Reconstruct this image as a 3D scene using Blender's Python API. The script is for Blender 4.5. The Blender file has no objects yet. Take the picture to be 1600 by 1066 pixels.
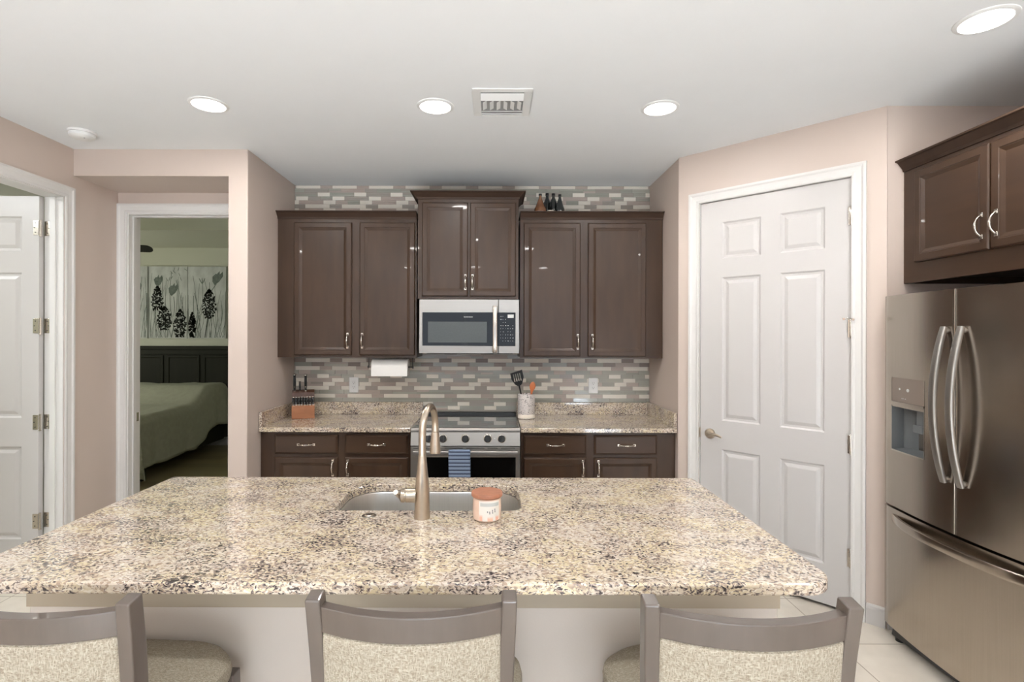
import bpy, bmesh, math, random
from mathutils import Matrix, Vector, noise
random.seed(7)
sc = bpy.context.scene
COL = sc.collection
PI = math.pi

# ------------------------------------------------------------------ camera
cam_d = bpy.data.cameras.new('camera'); cam = bpy.data.objects.new('camera', cam_d); COL.objects.link(cam)
cam_d.sensor_fit = 'HORIZONTAL'; cam_d.sensor_width = 36
cam_d.lens = 820/1600*36
cam_d.shift_x = 30/1600; cam_d.shift_y = -8/1600
cam_d.clip_start = 0.05
cam.matrix_world = Matrix.Translation((0, 0, 1.556)) @ Matrix.Rotation(PI/2, 4, 'X') @ Matrix.Rotation(math.radians(0.15), 4, 'Z')
sc.camera = cam
sc.view_settings.view_transform = 'Standard'; sc.view_settings.look = 'None'
sc.view_settings.gamma = 1; sc.view_settings.use_curve_mapping = False
sc.view_settings.exposure = 0.06
w = bpy.data.worlds.new('world'); sc.world = w; w.use_nodes = True
w.node_tree.nodes['Background'].inputs[0].default_value = (0.75, 0.85, 1, 1)
w.node_tree.nodes['Background'].inputs[1].default_value = 1.0

def area(name, loc, rot, sx, sy, power, col=(1, 1, 1), shape='RECTANGLE', spread=PI):
    l = bpy.data.lights.new(name, 'AREA'); l.shape = shape; l.size = sx; l.size_y = sy
    l.energy = power; l.color = col; l.spread = spread
    o = bpy.data.objects.new(name, l); COL.objects.link(o); o.location = loc; o.rotation_euler = rot
    return o
# daylight through the wide rear window of the living side, behind the camera
area('window_daylight', (0.1, -4.52, 1.55), (PI/2, 0, 0), 4.4, 2.2, 14, (0.86, 0.95, 1.08))
# sunlight added through the same window: its floor patch bounces up to brighten the ceiling
sl = bpy.data.lights.new('added_sun', 'SUN'); sl.energy = 60; sl.angle = math.radians(1); sl.color = (0.80, 0.93, 1.10)
so = bpy.data.objects.new('added_sun', sl); COL.objects.link(so); so.rotation_euler = (math.radians(55), 0, math.radians(4))
LIGHT_W = 9.5
# unseen area lamps added to brighten the bedroom and the small left room
area('bedroom_fill', (-6.05, 5.6, 1.7), (PI/2, 0, -PI/2), 1.2, 1.2, 36, (0.99, 1, 0.86))
area('side_room_fill', (-3.9, 2.4, 2.72), (0, 0, 0), 0.4, 0.4, 30, (0.95, 0.98, 1), 'DISK')

# ------------------------------------------------------------------ materials
def lin(r, g, b):
    f = lambda c: (c/255/12.92) if c/255 <= .04045 else ((c/255+.055)/1.055)**2.4
    return (f(r), f(g), f(b), 1)
def mat(name, col, rough=.5, metal=0, bump=0, bscale=200, var=0, vscale=5, coat=0, emis=None, es=0, spec=.5, trans=0, stretch=(1, 1, 1)):
    m = bpy.data.materials.new(name); m.use_nodes = True
    nt = m.node_tree; b = nt.nodes['Principled BSDF']
    b.inputs['Base Color'].default_value = col; b.inputs['Roughness'].default_value = rough
    b.inputs['Metallic'].default_value = metal; b.inputs['Coat Weight'].default_value = coat
    b.inputs['Specular IOR Level'].default_value = spec; b.inputs['Transmission Weight'].default_value = trans
    if emis: b.inputs['Emission Color'].default_value = emis; b.inputs['Emission Strength'].default_value = es
    tc = nt.nodes.new('ShaderNodeTexCoord'); mp = nt.nodes.new('ShaderNodeMapping'); mp.inputs['Scale'].default_value = stretch
    nt.links.new(tc.outputs['Object'], mp.inputs[0])
    n = nt.nodes.new('ShaderNodeTexNoise'); n.inputs['Scale'].default_value = vscale; n.inputs['Detail'].default_value = 4
    nt.links.new(mp.outputs[0], n.inputs[0])
    r = nt.nodes.new('ShaderNodeValToRGB')
    r.color_ramp.elements[0].position = .3; r.color_ramp.elements[1].position = .7
    r.color_ramp.elements[0].color = tuple(c*(1-var) for c in col[:3])+(1,)
    r.color_ramp.elements[1].color = tuple(min(1, c*(1+var)) for c in col[:3])+(1,)
    nt.links.new(n.outputs[0], r.inputs[0]); nt.links.new(r.outputs[0], b.inputs['Base Color'])
    if bump:
        n2 = nt.nodes.new('ShaderNodeTexNoise'); n2.inputs['Scale'].default_value = bscale; n2.inputs['Detail'].default_value = 3
        nt.links.new(mp.outputs[0], n2.inputs[0])
        bp = nt.nodes.new('ShaderNodeBump'); bp.inputs['Strength'].default_value = bump; bp.inputs['Distance'].default_value = .002
        nt.links.new(n2.outputs[0], bp.inputs['Height']); nt.links.new(bp.outputs[0], b.inputs['Normal'])
    return m

M = {}
M['wall'] = mat('wall_paint', lin(204, 188, 177), .45, bump=.12, bscale=140, var=.012, vscale=2)
M['ceiling'] = mat('ceiling_paint', lin(240, 242, 243), .8, bump=.1, bscale=160, var=.006)
M['trim'] = mat('white_trim_paint', lin(197, 193, 190), .35, var=.006)
M['casing'] = mat('bright_white_casing_paint', lin(217, 214, 210), .4, var=.006)
M['islandwall'] = mat('island_wall_paint', lin(196, 186, 176), .5, bump=.1, bscale=140, var=.01)
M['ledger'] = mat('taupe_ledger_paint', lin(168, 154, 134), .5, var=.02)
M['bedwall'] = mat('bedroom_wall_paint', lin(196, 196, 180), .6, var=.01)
M['wood'] = mat('dark_stained_maple', lin(64, 46, 33), .36, spec=.35, var=.16, vscale=9, stretch=(1.6, 1.6, .3), coat=.12, bump=.05, bscale=60)
M['woodh'] = mat('dark_stained_maple_horizontal', lin(64, 46, 33), .36, spec=.35, var=.14, vscale=9, stretch=(.3, 1.6, 1.6), coat=.1, bump=.05, bscale=60)
M['woody'] = mat('dark_stained_maple_side', lin(64, 46, 33), .36, spec=.35, var=.12, vscale=9, stretch=(1.6, .3, 1.6), coat=.1)
M['woodcrown'] = mat('dark_stained_crown', lin(60, 44, 34), .6, var=.14, vscale=9, stretch=(.3, 1.6, 1.6), spec=.25)
M['nickel'] = mat('brushed_nickel', lin(205, 198, 188), .25, 1, var=.04, vscale=60)
M['faucetm'] = mat('satin_nickel', lin(190, 178, 162), .28, 1, var=.03, vscale=60)
M['steel'] = mat('stainless_steel', lin(184, 174, 163), .21, 1, var=.04, vscale=30, stretch=(8, 8, .08))
M['steelh'] = mat('stainless_steel_horizontal_brushed', lin(158, 154, 149), .4, 1, var=.03, vscale=40, stretch=(.1, 8, 8))
M['sinksteel'] = mat('sink_steel', lin(214, 212, 208), .3, 1, var=.03, vscale=30, stretch=(6, 6, .2))
M['blackglass'] = mat('black_glass', lin(14, 15, 15), .06, var=.02)
M['cooktop'] = mat('ceramic_cooktop', lin(16, 17, 17), .04, spec=1.0, coat=1)
M['mwwin'] = mat('microwave_mesh_window', lin(80, 84, 82), .15, var=.05, vscale=90)
M['black'] = mat('black_plastic', lin(18, 18, 18), .35)
M['darkgrey'] = mat('dark_grey_plastic', lin(62, 60, 58), .4)
M['greyplastic'] = mat('grey_dispenser_plastic', lin(112, 116, 118), .25)
M['dispctl'] = mat('dispenser_panel', lin(132, 118, 108), .3)
M['white'] = mat('white_plastic', lin(236, 236, 234), .4)
M['mark'] = mat('pale_printed_marks', lin(215, 215, 212), .5)
M['greymark'] = mat('grey_printed_marks', lin(120, 122, 124), .5)
M['paper'] = mat('paper_towel', lin(240, 238, 234), .9, bump=.3, bscale=300, var=.01)
M['stoolwood'] = mat('grey_washed_wood', lin(88, 78, 71), .35, coat=.5, var=.1, vscale=10, stretch=(2, 2, .4), bump=.06, bscale=80)
M['dark'] = mat('dark_stained_bedroom_wood', lin(30, 30, 22), .65, spec=.2, var=.2, vscale=6, stretch=(2, 2, .3))
M['comf'] = mat('grey_green_comforter', lin(158, 158, 142), .9, bump=.5, bscale=90, var=.06, vscale=20)
M['mattress'] = mat('mattress', lin(190, 188, 180), .9)
M['butcher'] = mat('knife_block_wood', lin(158, 104, 70), .4, var=.12, vscale=14, stretch=(.4, 1, 2))
M['walnut'] = mat('dark_knife_block_top', lin(74, 44, 28), .4, var=.15, vscale=10)
M['copperlid'] = mat('copper_toned_wood_lid', lin(170, 114, 88), .35, var=.14, vscale=30, stretch=(1, 3, 1))
M['candle'] = mat('peach_glass_candle', lin(236, 205, 184), .15, var=.08, vscale=14, coat=.5)
M['label'] = mat('candle_label', lin(232, 226, 218), .5)
M['labelgrey'] = mat('candle_label_band', lin(196, 198, 194), .5)
M['blush'] = mat('candle_label_blush', lin(240, 188, 164), .5, var=.08, vscale=50)
M['orangewood'] = mat('orange_brown_wood', lin(184, 104, 58), .45, var=.15, vscale=20)
M['amber'] = mat('amber_glass', lin(110, 72, 46), .12, var=.35, vscale=22, coat=.6)
M['darkglass'] = mat('dark_bottle_glass', lin(24, 28, 28), .12, coat=.6)
M['cream'] = mat('cream_stoneware', lin(225, 215, 200), .5)
M['lamp'] = mat('lit_lamp_lens', lin(255, 252, 245), .4, emis=(1, .97, .92, 1), es=6)
M['ventback'] = mat('vent_duct_grey', lin(160, 160, 158), .6)
M['screen'] = mat('hinge_screw', lin(110, 108, 104), .4, 1)
M['canvas'] = mat('canvas_wash', lin(190, 192, 190), .8, var=.2, vscale=5, stretch=(1.5, 1, .8))
M['ink'] = mat('black_ink', lin(24, 26, 24), .8)
M['inkgrey'] = mat('grey_ink_wash', lin(104, 112, 106), .8, var=.3, vscale=24)
M['grout'] = mat('grout', lin(158, 152, 142), .8)
M['t_light'] = mat('tile_cream_stone', lin(226, 219, 206), .35, var=.04, vscale=14, stretch=(.5, 1, 3))
M['t_green'] = mat('tile_green_grey_glass', lin(164, 163, 151), .15, var=.04, coat=.5)
M['t_sage'] = mat('tile_sage_glass', lin(172, 170, 158), .15, var=.04, coat=.5)
M['t_taupe'] = mat('tile_taupe_stone', lin(180, 165, 154), .3, var=.06, vscale=14, stretch=(.5, 1, 3))
M['t_grey'] = mat('tile_grey_glass', lin(168, 160, 150), .18, var=.05, coat=.4)
M['t_dark'] = mat('tile_dark_taupe', lin(138, 124, 115), .3, var=.06)

def granite():
    m = bpy.data.materials.new('speckled_granite'); m.use_nodes = True; nt = m.node_tree; N = nt.nodes; L = nt.links
    b = N['Principled BSDF']; b.inputs['Roughness'].default_value = .1; b.inputs['Coat Weight'].default_value = .3
    b.inputs['Coat Roughness'].default_value = .05
    tc = N.new('ShaderNodeTexCoord'); mp = N.new('ShaderNodeMapping'); L.new(tc.outputs['Object'], mp.inputs[0])
    mp.inputs['Scale'].default_value = (1, 1.3, 1.5); mp.inputs['Rotation'].default_value = (0, 0, .25)
    wn = N.new('ShaderNodeTexNoise'); wn.inputs['Scale'].default_value = 30; L.new(mp.outputs[0], wn.inputs[0])
    va = N.new('ShaderNodeVectorMath'); va.operation = 'MULTIPLY_ADD'; L.new(wn.outputs['Color'], va.inputs[0])
    va.inputs[1].default_value = (.035, .035, .035); L.new(mp.outputs[0], va.inputs[2])
    def noi(s, d=3, src=None):
        n = N.new('ShaderNodeTexNoise'); n.inputs['Scale'].default_value = s; n.inputs['Detail'].default_value = d
        L.new((src or mp).outputs[0], n.inputs[0]); return n.outputs[0]
    def ramp(src, a, c, c0=(0, 0, 0, 1), c1=(1, 1, 1, 1)):
        r = N.new('ShaderNodeValToRGB'); e = r.color_ramp.elements; e[0].position = a; e[1].position = c
        e[0].color = c0; e[1].color = c1; L.new(src, r.inputs[0]); return r.outputs[0]
    def mix(f, a, c):
        x = N.new('ShaderNodeMix'); x.data_type = 'RGBA'; L.new(f, x.inputs[0])
        for i, v in ((6, a), (7, c)):
            if isinstance(v, tuple): x.inputs[i].default_value = v
            else: L.new(v, x.inputs[i])
        return x.outputs[2]
    base = mix(ramp(noi(9, 3), .40, .60), lin(206, 190, 158), lin(202, 188, 174))
    vo = N.new('ShaderNodeTexVoronoi'); vo.inputs['Scale'].default_value = 115; L.new(va.outputs[0], vo.inputs[0])
    sx = N.new('ShaderNodeSeparateColor'); L.new(vo.outputs['Color'], sx.inputs[0])
    base = mix(ramp(sx.outputs[0], .55, .95), base, lin(220, 210, 194))
    base = mix(ramp(sx.outputs[1], .74, .8), base, lin(170, 150, 132))
    cl = N.new('ShaderNodeMath'); cl.operation = 'ADD'
    cm = N.new('ShaderNodeMath'); cm.operation = 'MULTIPLY'; L.new(noi(7, 2), cm.inputs[0]); cm.inputs[1].default_value = .32
    L.new(noi(108, 4, va), cl.inputs[0]); L.new(cm.outputs[0], cl.inputs[1])
    base = mix(ramp(cl.outputs[0], .685, .735), base, lin(142, 128, 121))
    base = mix(ramp(cl.outputs[0], .765, .80), base, lin(66, 60, 59))
    base = mix(ramp(noi(120, 2, va), .68, .72), base, lin(92, 74, 66))
    L.new(base, b.inputs['Base Color']); return m
M['granite'] = granite()

def fabric():
    m = mat('oatmeal_tweed', lin(158, 149, 134), .9); nt = m.node_tree; N = nt.nodes; L = nt.links; b = N['Principled BSDF']
    tc = N.new('ShaderNodeTexCoord'); outs = []
    for s in ((420, 420, 90), (110, 420, 420)):
        mp = N.new('ShaderNodeMapping'); mp.inputs['Scale'].default_value = s; L.new(tc.outputs['Object'], mp.inputs[0])
        n = N.new('ShaderNodeTexNoise'); n.inputs['Scale'].default_value = 1; n.inputs['Detail'].default_value = 2; L.new(mp.outputs[0], n.inputs[0]); outs.append(n.outputs[0])
    a = N.new('ShaderNodeMath'); a.operation = 'MAXIMUM'; L.new(outs[0], a.inputs[0]); L.new(outs[1], a.inputs[1])
    r = N.new('ShaderNodeValToRGB'); e = r.color_ramp.elements; e[0].position = .42; e[1].position = .72
    e[0].color = lin(132, 121, 104); e[1].color = lin(180, 172, 156); L.new(a.outputs[0], r.inputs[0]); L.new(r.outputs[0], b.inputs['Base Color'])
    bp = N.new('ShaderNodeBump'); bp.inputs['Strength'].default_value = .6; bp.inputs['Distance'].default_value = .002
    L.new(a.outputs[0], bp.inputs['Height']); L.new(bp.outputs[0], b.inputs['Normal']); return m
M['fabric'] = fabric()

def floor_tile():
    m = mat('beige_floor_tile', lin(205, 196, 184), .35); nt = m.node_tree; N = nt.nodes; L = nt.links; b = N['Principled BSDF']
    tc = N.new('ShaderNodeTexCoord'); mp = N.new('ShaderNodeMapping'); mp.inputs['Location'].default_value = (-.12, -.02, 0)
    L.new(tc.outputs['Object'], mp.inputs[0])
    br = N.new('ShaderNodeTexBrick'); br.offset = 0; br.inputs['Scale'].default_value = 1; br.inputs['Brick Width'].default_value = .46
    br.inputs['Row Height'].default_value = .46; br.inputs['Mortar Size'].default_value = .003; br.inputs['Mortar Smooth'].default_value = .1
    br.inputs['Color1'].default_value = lin(228, 219, 206); br.inputs['Color2'].default_value = lin(222, 213, 200); br.inputs['Mortar'].default_value = lin(170, 156, 140)
    L.new(mp.outputs[0], br.inputs[0])
    n = N.new('ShaderNodeTexNoise'); n.inputs['Scale'].default_value = 6; n.inputs['Detail'].default_value = 5; L.new(tc.outputs['Object'], n.inputs[0])
    r = N.new('ShaderNodeValToRGB'); r.color_ramp.elements[0].color = (.88, .87, .86, 1); r.color_ramp.elements[0].position = .35; r.color_ramp.elements[1].position = .65
    L.new(n.outputs[0], r.inputs[0])
    x = N.new('ShaderNodeMix'); x.data_type = 'RGBA'; x.blend_type = 'MULTIPLY'; x.inputs[0].default_value = 1
    L.new(br.outputs[0], x.inputs[6]); L.new(r.outputs[0], x.inputs[7]); L.new(x.outputs[2], b.inputs['Base Color']); return m
M['floor'] = floor_tile()
def plank():
    m = mat('wood_plank_floor', lin(104, 92, 72), .3); nt = m.node_tree; N = nt.nodes; L = nt.links; b = N['Principled BSDF']
    tc = N.new('ShaderNodeTexCoord')
    br = N.new('ShaderNodeTexBrick'); br.inputs['Scale'].default_value = 1; br.inputs['Brick Width'].default_value = 1.2
    br.inputs['Row Height'].default_value = .2; br.inputs['Mortar Size'].default_value = .004
    br.inputs['Color1'].default_value = lin(150, 140, 108); br.inputs['Color2'].default_value = lin(126, 114, 88); br.inputs['Mortar'].default_value = lin(140, 136, 110)
    L.new(tc.outputs['Object'], br.inputs[0]); L.new(br.outputs[0], b.inputs['Base Color']); return m
M['plank'] = plank()
def stripes():
    m = mat('striped_towel', lin(120, 138, 165), .9); nt = m.node_tree; N = nt.nodes; L = nt.links; b = N['Principled BSDF']
    tc = N.new('ShaderNodeTexCoord'); s = N.new('ShaderNodeSeparateXYZ'); L.new(tc.outputs['Object'], s.inputs[0])
    a = N.new('ShaderNodeMath'); a.operation = 'MULTIPLY'; a.inputs[1].default_value = 1/.0245; L.new(s.outputs[2], a.inputs[0])
    f = N.new('ShaderNodeMath'); f.operation = 'FRACT'; L.new(a.outputs[0], f.inputs[0])
    r = N.new('ShaderNodeValToRGB'); r.color_ramp.interpolation = 'CONSTANT'; e = r.color_ramp.elements
    e[0].position = 0; e[0].color = lin(28, 36, 60); e[1].position = .3; e[1].color = lin(112, 126, 150)
    x = e.new(.62); x.color = lin(128, 142, 164)
    L.new(f.outputs[0], r.inputs[0]); L.new(r.outputs[0], b.inputs['Base Color']); return m
M['towel'] = stripes()
def speckle():
    m = mat('speckled_ceramic', lin(222, 216, 210), .35); nt = m.node_tree; N = nt.nodes; L = nt.links; b = N['Principled BSDF']
    tc = N.new('ShaderNodeTexCoord'); n = N.new('ShaderNodeTexNoise'); n.inputs['Scale'].default_value = 130; n.inputs['Detail'].default_value = 2
    L.new(tc.outputs['Object'], n.inputs[0]); r = N.new('ShaderNodeValToRGB'); e = r.color_ramp.elements
    e[0].position = .34; e[0].color = lin(60, 56, 56); e[1].position = .44; e[1].color = lin(214, 206, 202); L.new(n.outputs[0], r.inputs[0]); L.new(r.outputs[0], b.inputs['Base Color']); return m
M['speckle'] = speckle()

# ------------------------------------------------------------------ mesh helpers
RM = {}   # root matrices
def set_props(o, label=None, cat=None, group=None, kind=None):
    if label: o['label'] = label
    if cat: o['category'] = cat
    if group: o['group'] = group
    if kind: o['kind'] = kind
    return o
def thing(name, loc, label, cat, group=None, mx=None):
    o = bpy.data.objects.new(name, None); COL.objects.link(o); o.empty_display_size = .1
    m = mx if mx is not None else Matrix.Translation(loc)
    o.matrix_world = m; o.location, o.rotation_euler = m.to_translation(), m.to_euler()
    RM[o.name] = m.copy(); set_props(o, label, cat, group); return o

class MB:
    def __init__(s, mx=None): s.v = []; s.f = []; s.m = []; s.mx = mx or Matrix(); s.cur = 0
    def add(s, vs, fs, mi=None):
        n = len(s.v); s.v += [s.mx @ Vector(p) for p in vs]; s.f += [tuple(i+n for i in f) for f in fs]
        s.m += [s.cur if mi is None else mi]*len(fs); return s
    def box(s, x0, x1, y0, y1, z0, z1, mi=None):
        return s.add([(x0, y0, z0), (x1, y0, z0), (x1, y1, z0), (x0, y1, z0), (x0, y0, z1), (x1, y0, z1), (x1, y1, z1), (x0, y1, z1)],
                     [(0, 3, 2, 1), (4, 5, 6, 7), (0, 1, 5, 4), (1, 2, 6, 5), (2, 3, 7, 6), (3, 0, 4, 7)], mi)
    def prism(s, pts, z0, z1, mi=None, holes=False):
        n = len(pts)
        return s.add([(x, y, z0) for x, y in pts]+[(x, y, z1) for x, y in pts],
                     [tuple(reversed(range(n))), tuple(range(n, 2*n))]+[(i, (i+1) % n, n+(i+1) % n, n+i) for i in range(n)], mi)
    def extrude_x(s, prof, x0, x1, mi=None):   # prof: list of (y,z)
        n = len(prof)
        return s.add([(x0, y, z) for y, z in prof]+[(x1, y, z) for y, z in prof],
                     [tuple(range(n)), tuple(reversed(range(n, 2*n)))]+[(i, n+i, n+(i+1) % n, (i+1) % n) for i in range(n)], mi)
    def lathe(s, prof, c=(0, 0, 0), axis='Z', seg=32, mi=None, cap=True):  # prof (r, h)
        vs = []; fs = []
        for r, h in prof:
            for k in range(seg):
                a = 2*PI*k/seg; p = (r*math.cos(a), r*math.sin(a), h)
                if axis == 'Y': p = (p[0], p[2], p[1])
                elif axis == 'X': p = (p[2], p[0], p[1])
                vs.append((p[0]+c[0], p[1]+c[1], p[2]+c[2]))
        for j in range(len(prof)-1):
            for k in range(seg):
                k2 = (k+1) % seg; fs.append((j*seg+k, j*seg+k2, (j+1)*seg+k2, (j+1)*seg+k))
        if cap:
            if prof[0][0] > 1e-6: fs.append(tuple(reversed(range(seg))))
            if prof[-1][0] > 1e-6: fs.append(tuple(range((len(prof)-1)*seg, len(prof)*seg)))
        return s.add(vs, fs, mi)
    def tube(s, path, rad, seg=16, mi=None, flat=None):   # rad scalar or list; flat=(a,b) scale of the cross-section in (n,b)
        path = [Vector(p) for p in path]; n = len(path)
        if not isinstance(rad, (list, tuple)): rad = [rad]*n
        vs = []; fs = []; t0 = (path[1]-path[0]).normalized()
        nrm = t0.orthogonal().normalized() if flat is None else Vector(flat[2]).normalized()
        for i, p in enumerate(path):
            t = (path[min(i+1, n-1)]-path[max(i-1, 0)]).normalized()
            nrm = (nrm-t*nrm.dot(t)).normalized(); b = t.cross(nrm)
            fa, fb = (1, 1) if flat is None else flat[:2]
            for k in range(seg):
                a = 2*PI*k/seg
                if flat is not None:
                    ca = math.copysign(abs(math.cos(a))**.5, math.cos(a)); sa = math.copysign(abs(math.sin(a))**.5, math.sin(a))
                else: ca, sa = math.cos(a), math.sin(a)
                vs.append(p+nrm*(ca*rad[i]*fa)+b*(sa*rad[i]*fb))
        for j in range(n-1):
            for k in range(seg):
                k2 = (k+1) % seg; fs.append((j*seg+k, j*seg+k2, (j+1)*seg+k2, (j+1)*seg+k))
        fs.append(tuple(reversed(range(seg)))); fs.append(tuple(range((n-1)*seg, n*seg)))
        return s.add(vs, fs, mi)
    def rings(s, x0, x1, z0, z1, prof, mi=None):  # nested rectangles: prof (inset, y)
        vs = []; fs = []
        for ins, y in prof:
            vs += [(x0+ins, y, z0+ins), (x1-ins, y, z0+ins), (x1-ins, y, z1-ins), (x0+ins, y, z1-ins)]
        for j in range(len(prof)-1):
            for k in range(4):
                k2 = (k+1) % 4; fs.append((j*4+k, j*4+k2, (j+1)*4+k2, (j+1)*4+k))
        j = len(prof)-1; fs.append((j*4, j*4+1, j*4+2, j*4+3))
        return s.add(vs, fs, mi)
    def build(s, name, mats, parent=None, smooth=False, bevel=0, seg=2, subsurf=0, label=None, cat=None, group=None, kind=None, origin=None):
        me = bpy.data.meshes.new(name); me.from_pydata([tuple(p) for p in s.v], [], s.f)
        if not isinstance(mats, (list, tuple)): mats = [mats]
        for m in mats: me.materials.append(M[m])
        for p, mi in zip(me.polygons, s.m): p.material_index = mi
        bm = bmesh.new(); bm.from_mesh(me); bmesh.ops.remove_doubles(bm, verts=bm.verts, dist=1e-6)
        bmesh.ops.recalc_face_normals(bm, faces=bm.faces); bm.to_mesh(me); bm.free()
        o = bpy.data.objects.new(name, me); COL.objects.link(o)
        if parent is not None:
            r = parent
            while r.parent is not None: r = r.parent
            me.transform(RM[r.name].inverted()) if r.name in RM else None
            o.parent = parent
        else:
            org = Vector(origin) if origin else sum((Vector(v.co) for v in me.vertices), Vector())/len(me.vertices)
            if origin is None: org.z = min(v.co.z for v in me.vertices)
            me.transform(Matrix.Translation(-org)); o.location = org; RM[o.name] = Matrix.Translation(org)
        if smooth:
            for p in me.polygons: p.use_smooth = True
        if bevel:
            b = o.modifiers.new('bevel', 'BEVEL'); b.width = bevel; b.segments = seg; b.limit_method = 'ANGLE'; b.angle_limit = math.radians(35)
            b.harden_normals = False
        if subsurf:
            b = o.modifiers.new('sub', 'SUBSURF'); b.levels = b.render_levels = subsurf
        if smooth and not subsurf:
            try:
                bm = bmesh.new(); bm.from_mesh(me)
                for e in bm.edges:
                    if len(e.link_faces) == 2 and e.calc_face_angle(0) > math.radians(38): e.smooth = False
                bm.to_mesh(me); bm.free()
            except Exception: pass
        set_props(o, label, cat, group, kind); return o

def struct(name, mb, m, parent=None, **k): return mb.build(name, m, parent, kind='structure' if parent is None else None, **k)
def copy_tree(o, parent=None):
    c = o.copy(); COL.objects.link(c); c.parent = parent
    for ch in list(o.children): copy_tree(ch, c)
    return c
def rrect(x0, x1, y0, y1, r, n=8):  # r: 4 radii (x0y0, x1y0, x1y1, x0y1)
    if not isinstance(r, (list, tuple)): r = [r]*4
    out = []
    for (cx, cy, a0, rr) in ((x0+r[0], y0+r[0], PI, r[0]), (x1-r[1], y0+r[1], 1.5*PI, r[1]), (x1-r[2], y1-r[2], 0, r[2]), (x0+r[3], y1-r[3], .5*PI, r[3])):
        for k in range(n+1):
            a = a0+PI/2*k/n; out.append((cx+rr*math.cos(a), cy+rr*math.sin(a)))
    return out

CEIL = 2.79
# ------------------------------------------------------------------ room shell
PW = Matrix(((.704, .710, 0, 1.283), (-.710, .704, 0, 3.63), (0, 0, 1, 0), (0, 0, 0, 1)))   # angled pantry wall frame
struct('floor', MB().prism([(-4.7, -4.7), (3.0, -4.7), (3.0, 4.5), (-1.7, 4.5), (-1.7, 3.97), (-4.7, 3.97)], -.1, 0), 'floor')
struct('floor_bedroom', MB().box(-6.3, -1.71, 3.97, 7.55, -.1, 0), 'plank')
struct('ceiling', MB().prism([(-4.7, -4.7), (3.0, -4.7), (3.0, 4.5), (-1.7, 4.5), (-1.7, 4.0), (-4.7, 4.0)], CEIL, CEIL+.1), 'ceiling')
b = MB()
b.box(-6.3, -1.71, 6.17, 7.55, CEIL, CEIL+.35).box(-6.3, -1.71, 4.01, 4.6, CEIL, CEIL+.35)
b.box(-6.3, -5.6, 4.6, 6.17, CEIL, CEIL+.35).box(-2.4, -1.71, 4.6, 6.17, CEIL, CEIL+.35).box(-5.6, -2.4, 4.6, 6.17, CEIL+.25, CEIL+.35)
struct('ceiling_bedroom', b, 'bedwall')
# kitchen walls
struct('wall_back', MB().box(-1.66, 1.30, 4.32, 4.44, 0, CEIL), 'wall')
struct('wall_pillar', MB().prism([(-1.757, 4.44), (-1.757, 3.485)]+[(-1.636+.006*math.sin(a*PI/12), 3.491-.006*math.cos(a*PI/12)) for a in range(7)]+[(-1.63, 4.44)], 0, CEIL), 'wall')
struct('wall_header', MB().box(-2.79, -1.757, 3.485, 3.9, 2.612, CEIL), 'wall')
struct('wall_niche', MB().box(-2.787, -2.718, 3.9, 4.03, 0, CEIL).box(-1.88, -1.757, 3.9, 4.03, 0, CEIL).box(-2.72, -1.87, 3.9, 4.03, 2.462, CEIL), 'wall')
struct('wall_left', MB().box(-2.907, -2.787, -4.6, 2.55, 0, CEIL).box(-2.907, -2.787, 3.41, 4.03, 0, CEIL).box(-2.907, -2.787, 2.55, 3.41, 2.457, CEIL), 'wall')
struct('wall_alcove', MB().prism([(1.287, 4.44), (1.287, 3.626), (1.35, 3.71), (1.387, 4.44)], 0, CEIL), 'wall')
b = MB(PW); b.box(0, .148, 0, .1, 0, CEIL).box(1.006, 1.166, 0, .1, 0, CEIL).box(.148, 1.006, 0, .1, 2.45, CEIL)
struct('wall_pantry', b, 'wall')
struct('wall_return', MB().prism([(2.104, 2.80), (2.95, 2.80), (2.95, 2.9), (2.18, 2.9)], 0, CEIL), 'wall')
struct('wall_right', MB().box(2.86, 2.96, -4.6, 2.80, 0, CEIL), 'wall')
b = MB().box(-2.9, -2.2, -4.7, -4.58, 0, CEIL).box(2.4, 2.96, -4.7, -4.58, 0, CEIL).box(-2.2, 2.4, -4.7, -4.58, 2.65, CEIL)
struct('wall_rear', b, 'trim')
b = MB().box(1.387, 2.95, 4.34, 4.44, 0, CEIL).box(2.86, 2.96, 2.9, 4.34, 0, CEIL); struct('wall_pantry_inside', b, 'wall')
# rear sliding window frames
b = MB()
for x in (-2.2, -.7, .8, 2.34): b.box(x, x+.06, -4.68, -4.62, 0, 2.65)
b.box(-2.14, 2.34, -4.68, -4.62, 2.58, 2.65); b.box(-2.14, 2.34, -4.68, -4.62, 0, .06)
struct('window_1', b, 'trim')
# bedroom and side room walls
b = MB().box(-6.3, -1.76, 7.43, 7.55, 0, 3.05); struct('wall_bedroom_back', b, 'bedwall')
b = MB().box(-1.76, -1.71, 4.44, 7.43, 0, 3.05).box(-6.3, -6.2, 4.03, 7.43, 0, 3.05).box(-6.2, -2.907, 4.0, 4.03, 0, 3.05); struct('wall_bedroom_sides', b, 'bedwall')
b = MB().box(-4.7, -4.6, 1.2, 3.95, 0, CEIL).box(-4.6, -2.907, 3.85, 3.95, 0, CEIL).box(-4.6, -2.907, 1.2, 1.3, 0, CEIL); struct('wall_side_room', b, 'bedwall')

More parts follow.
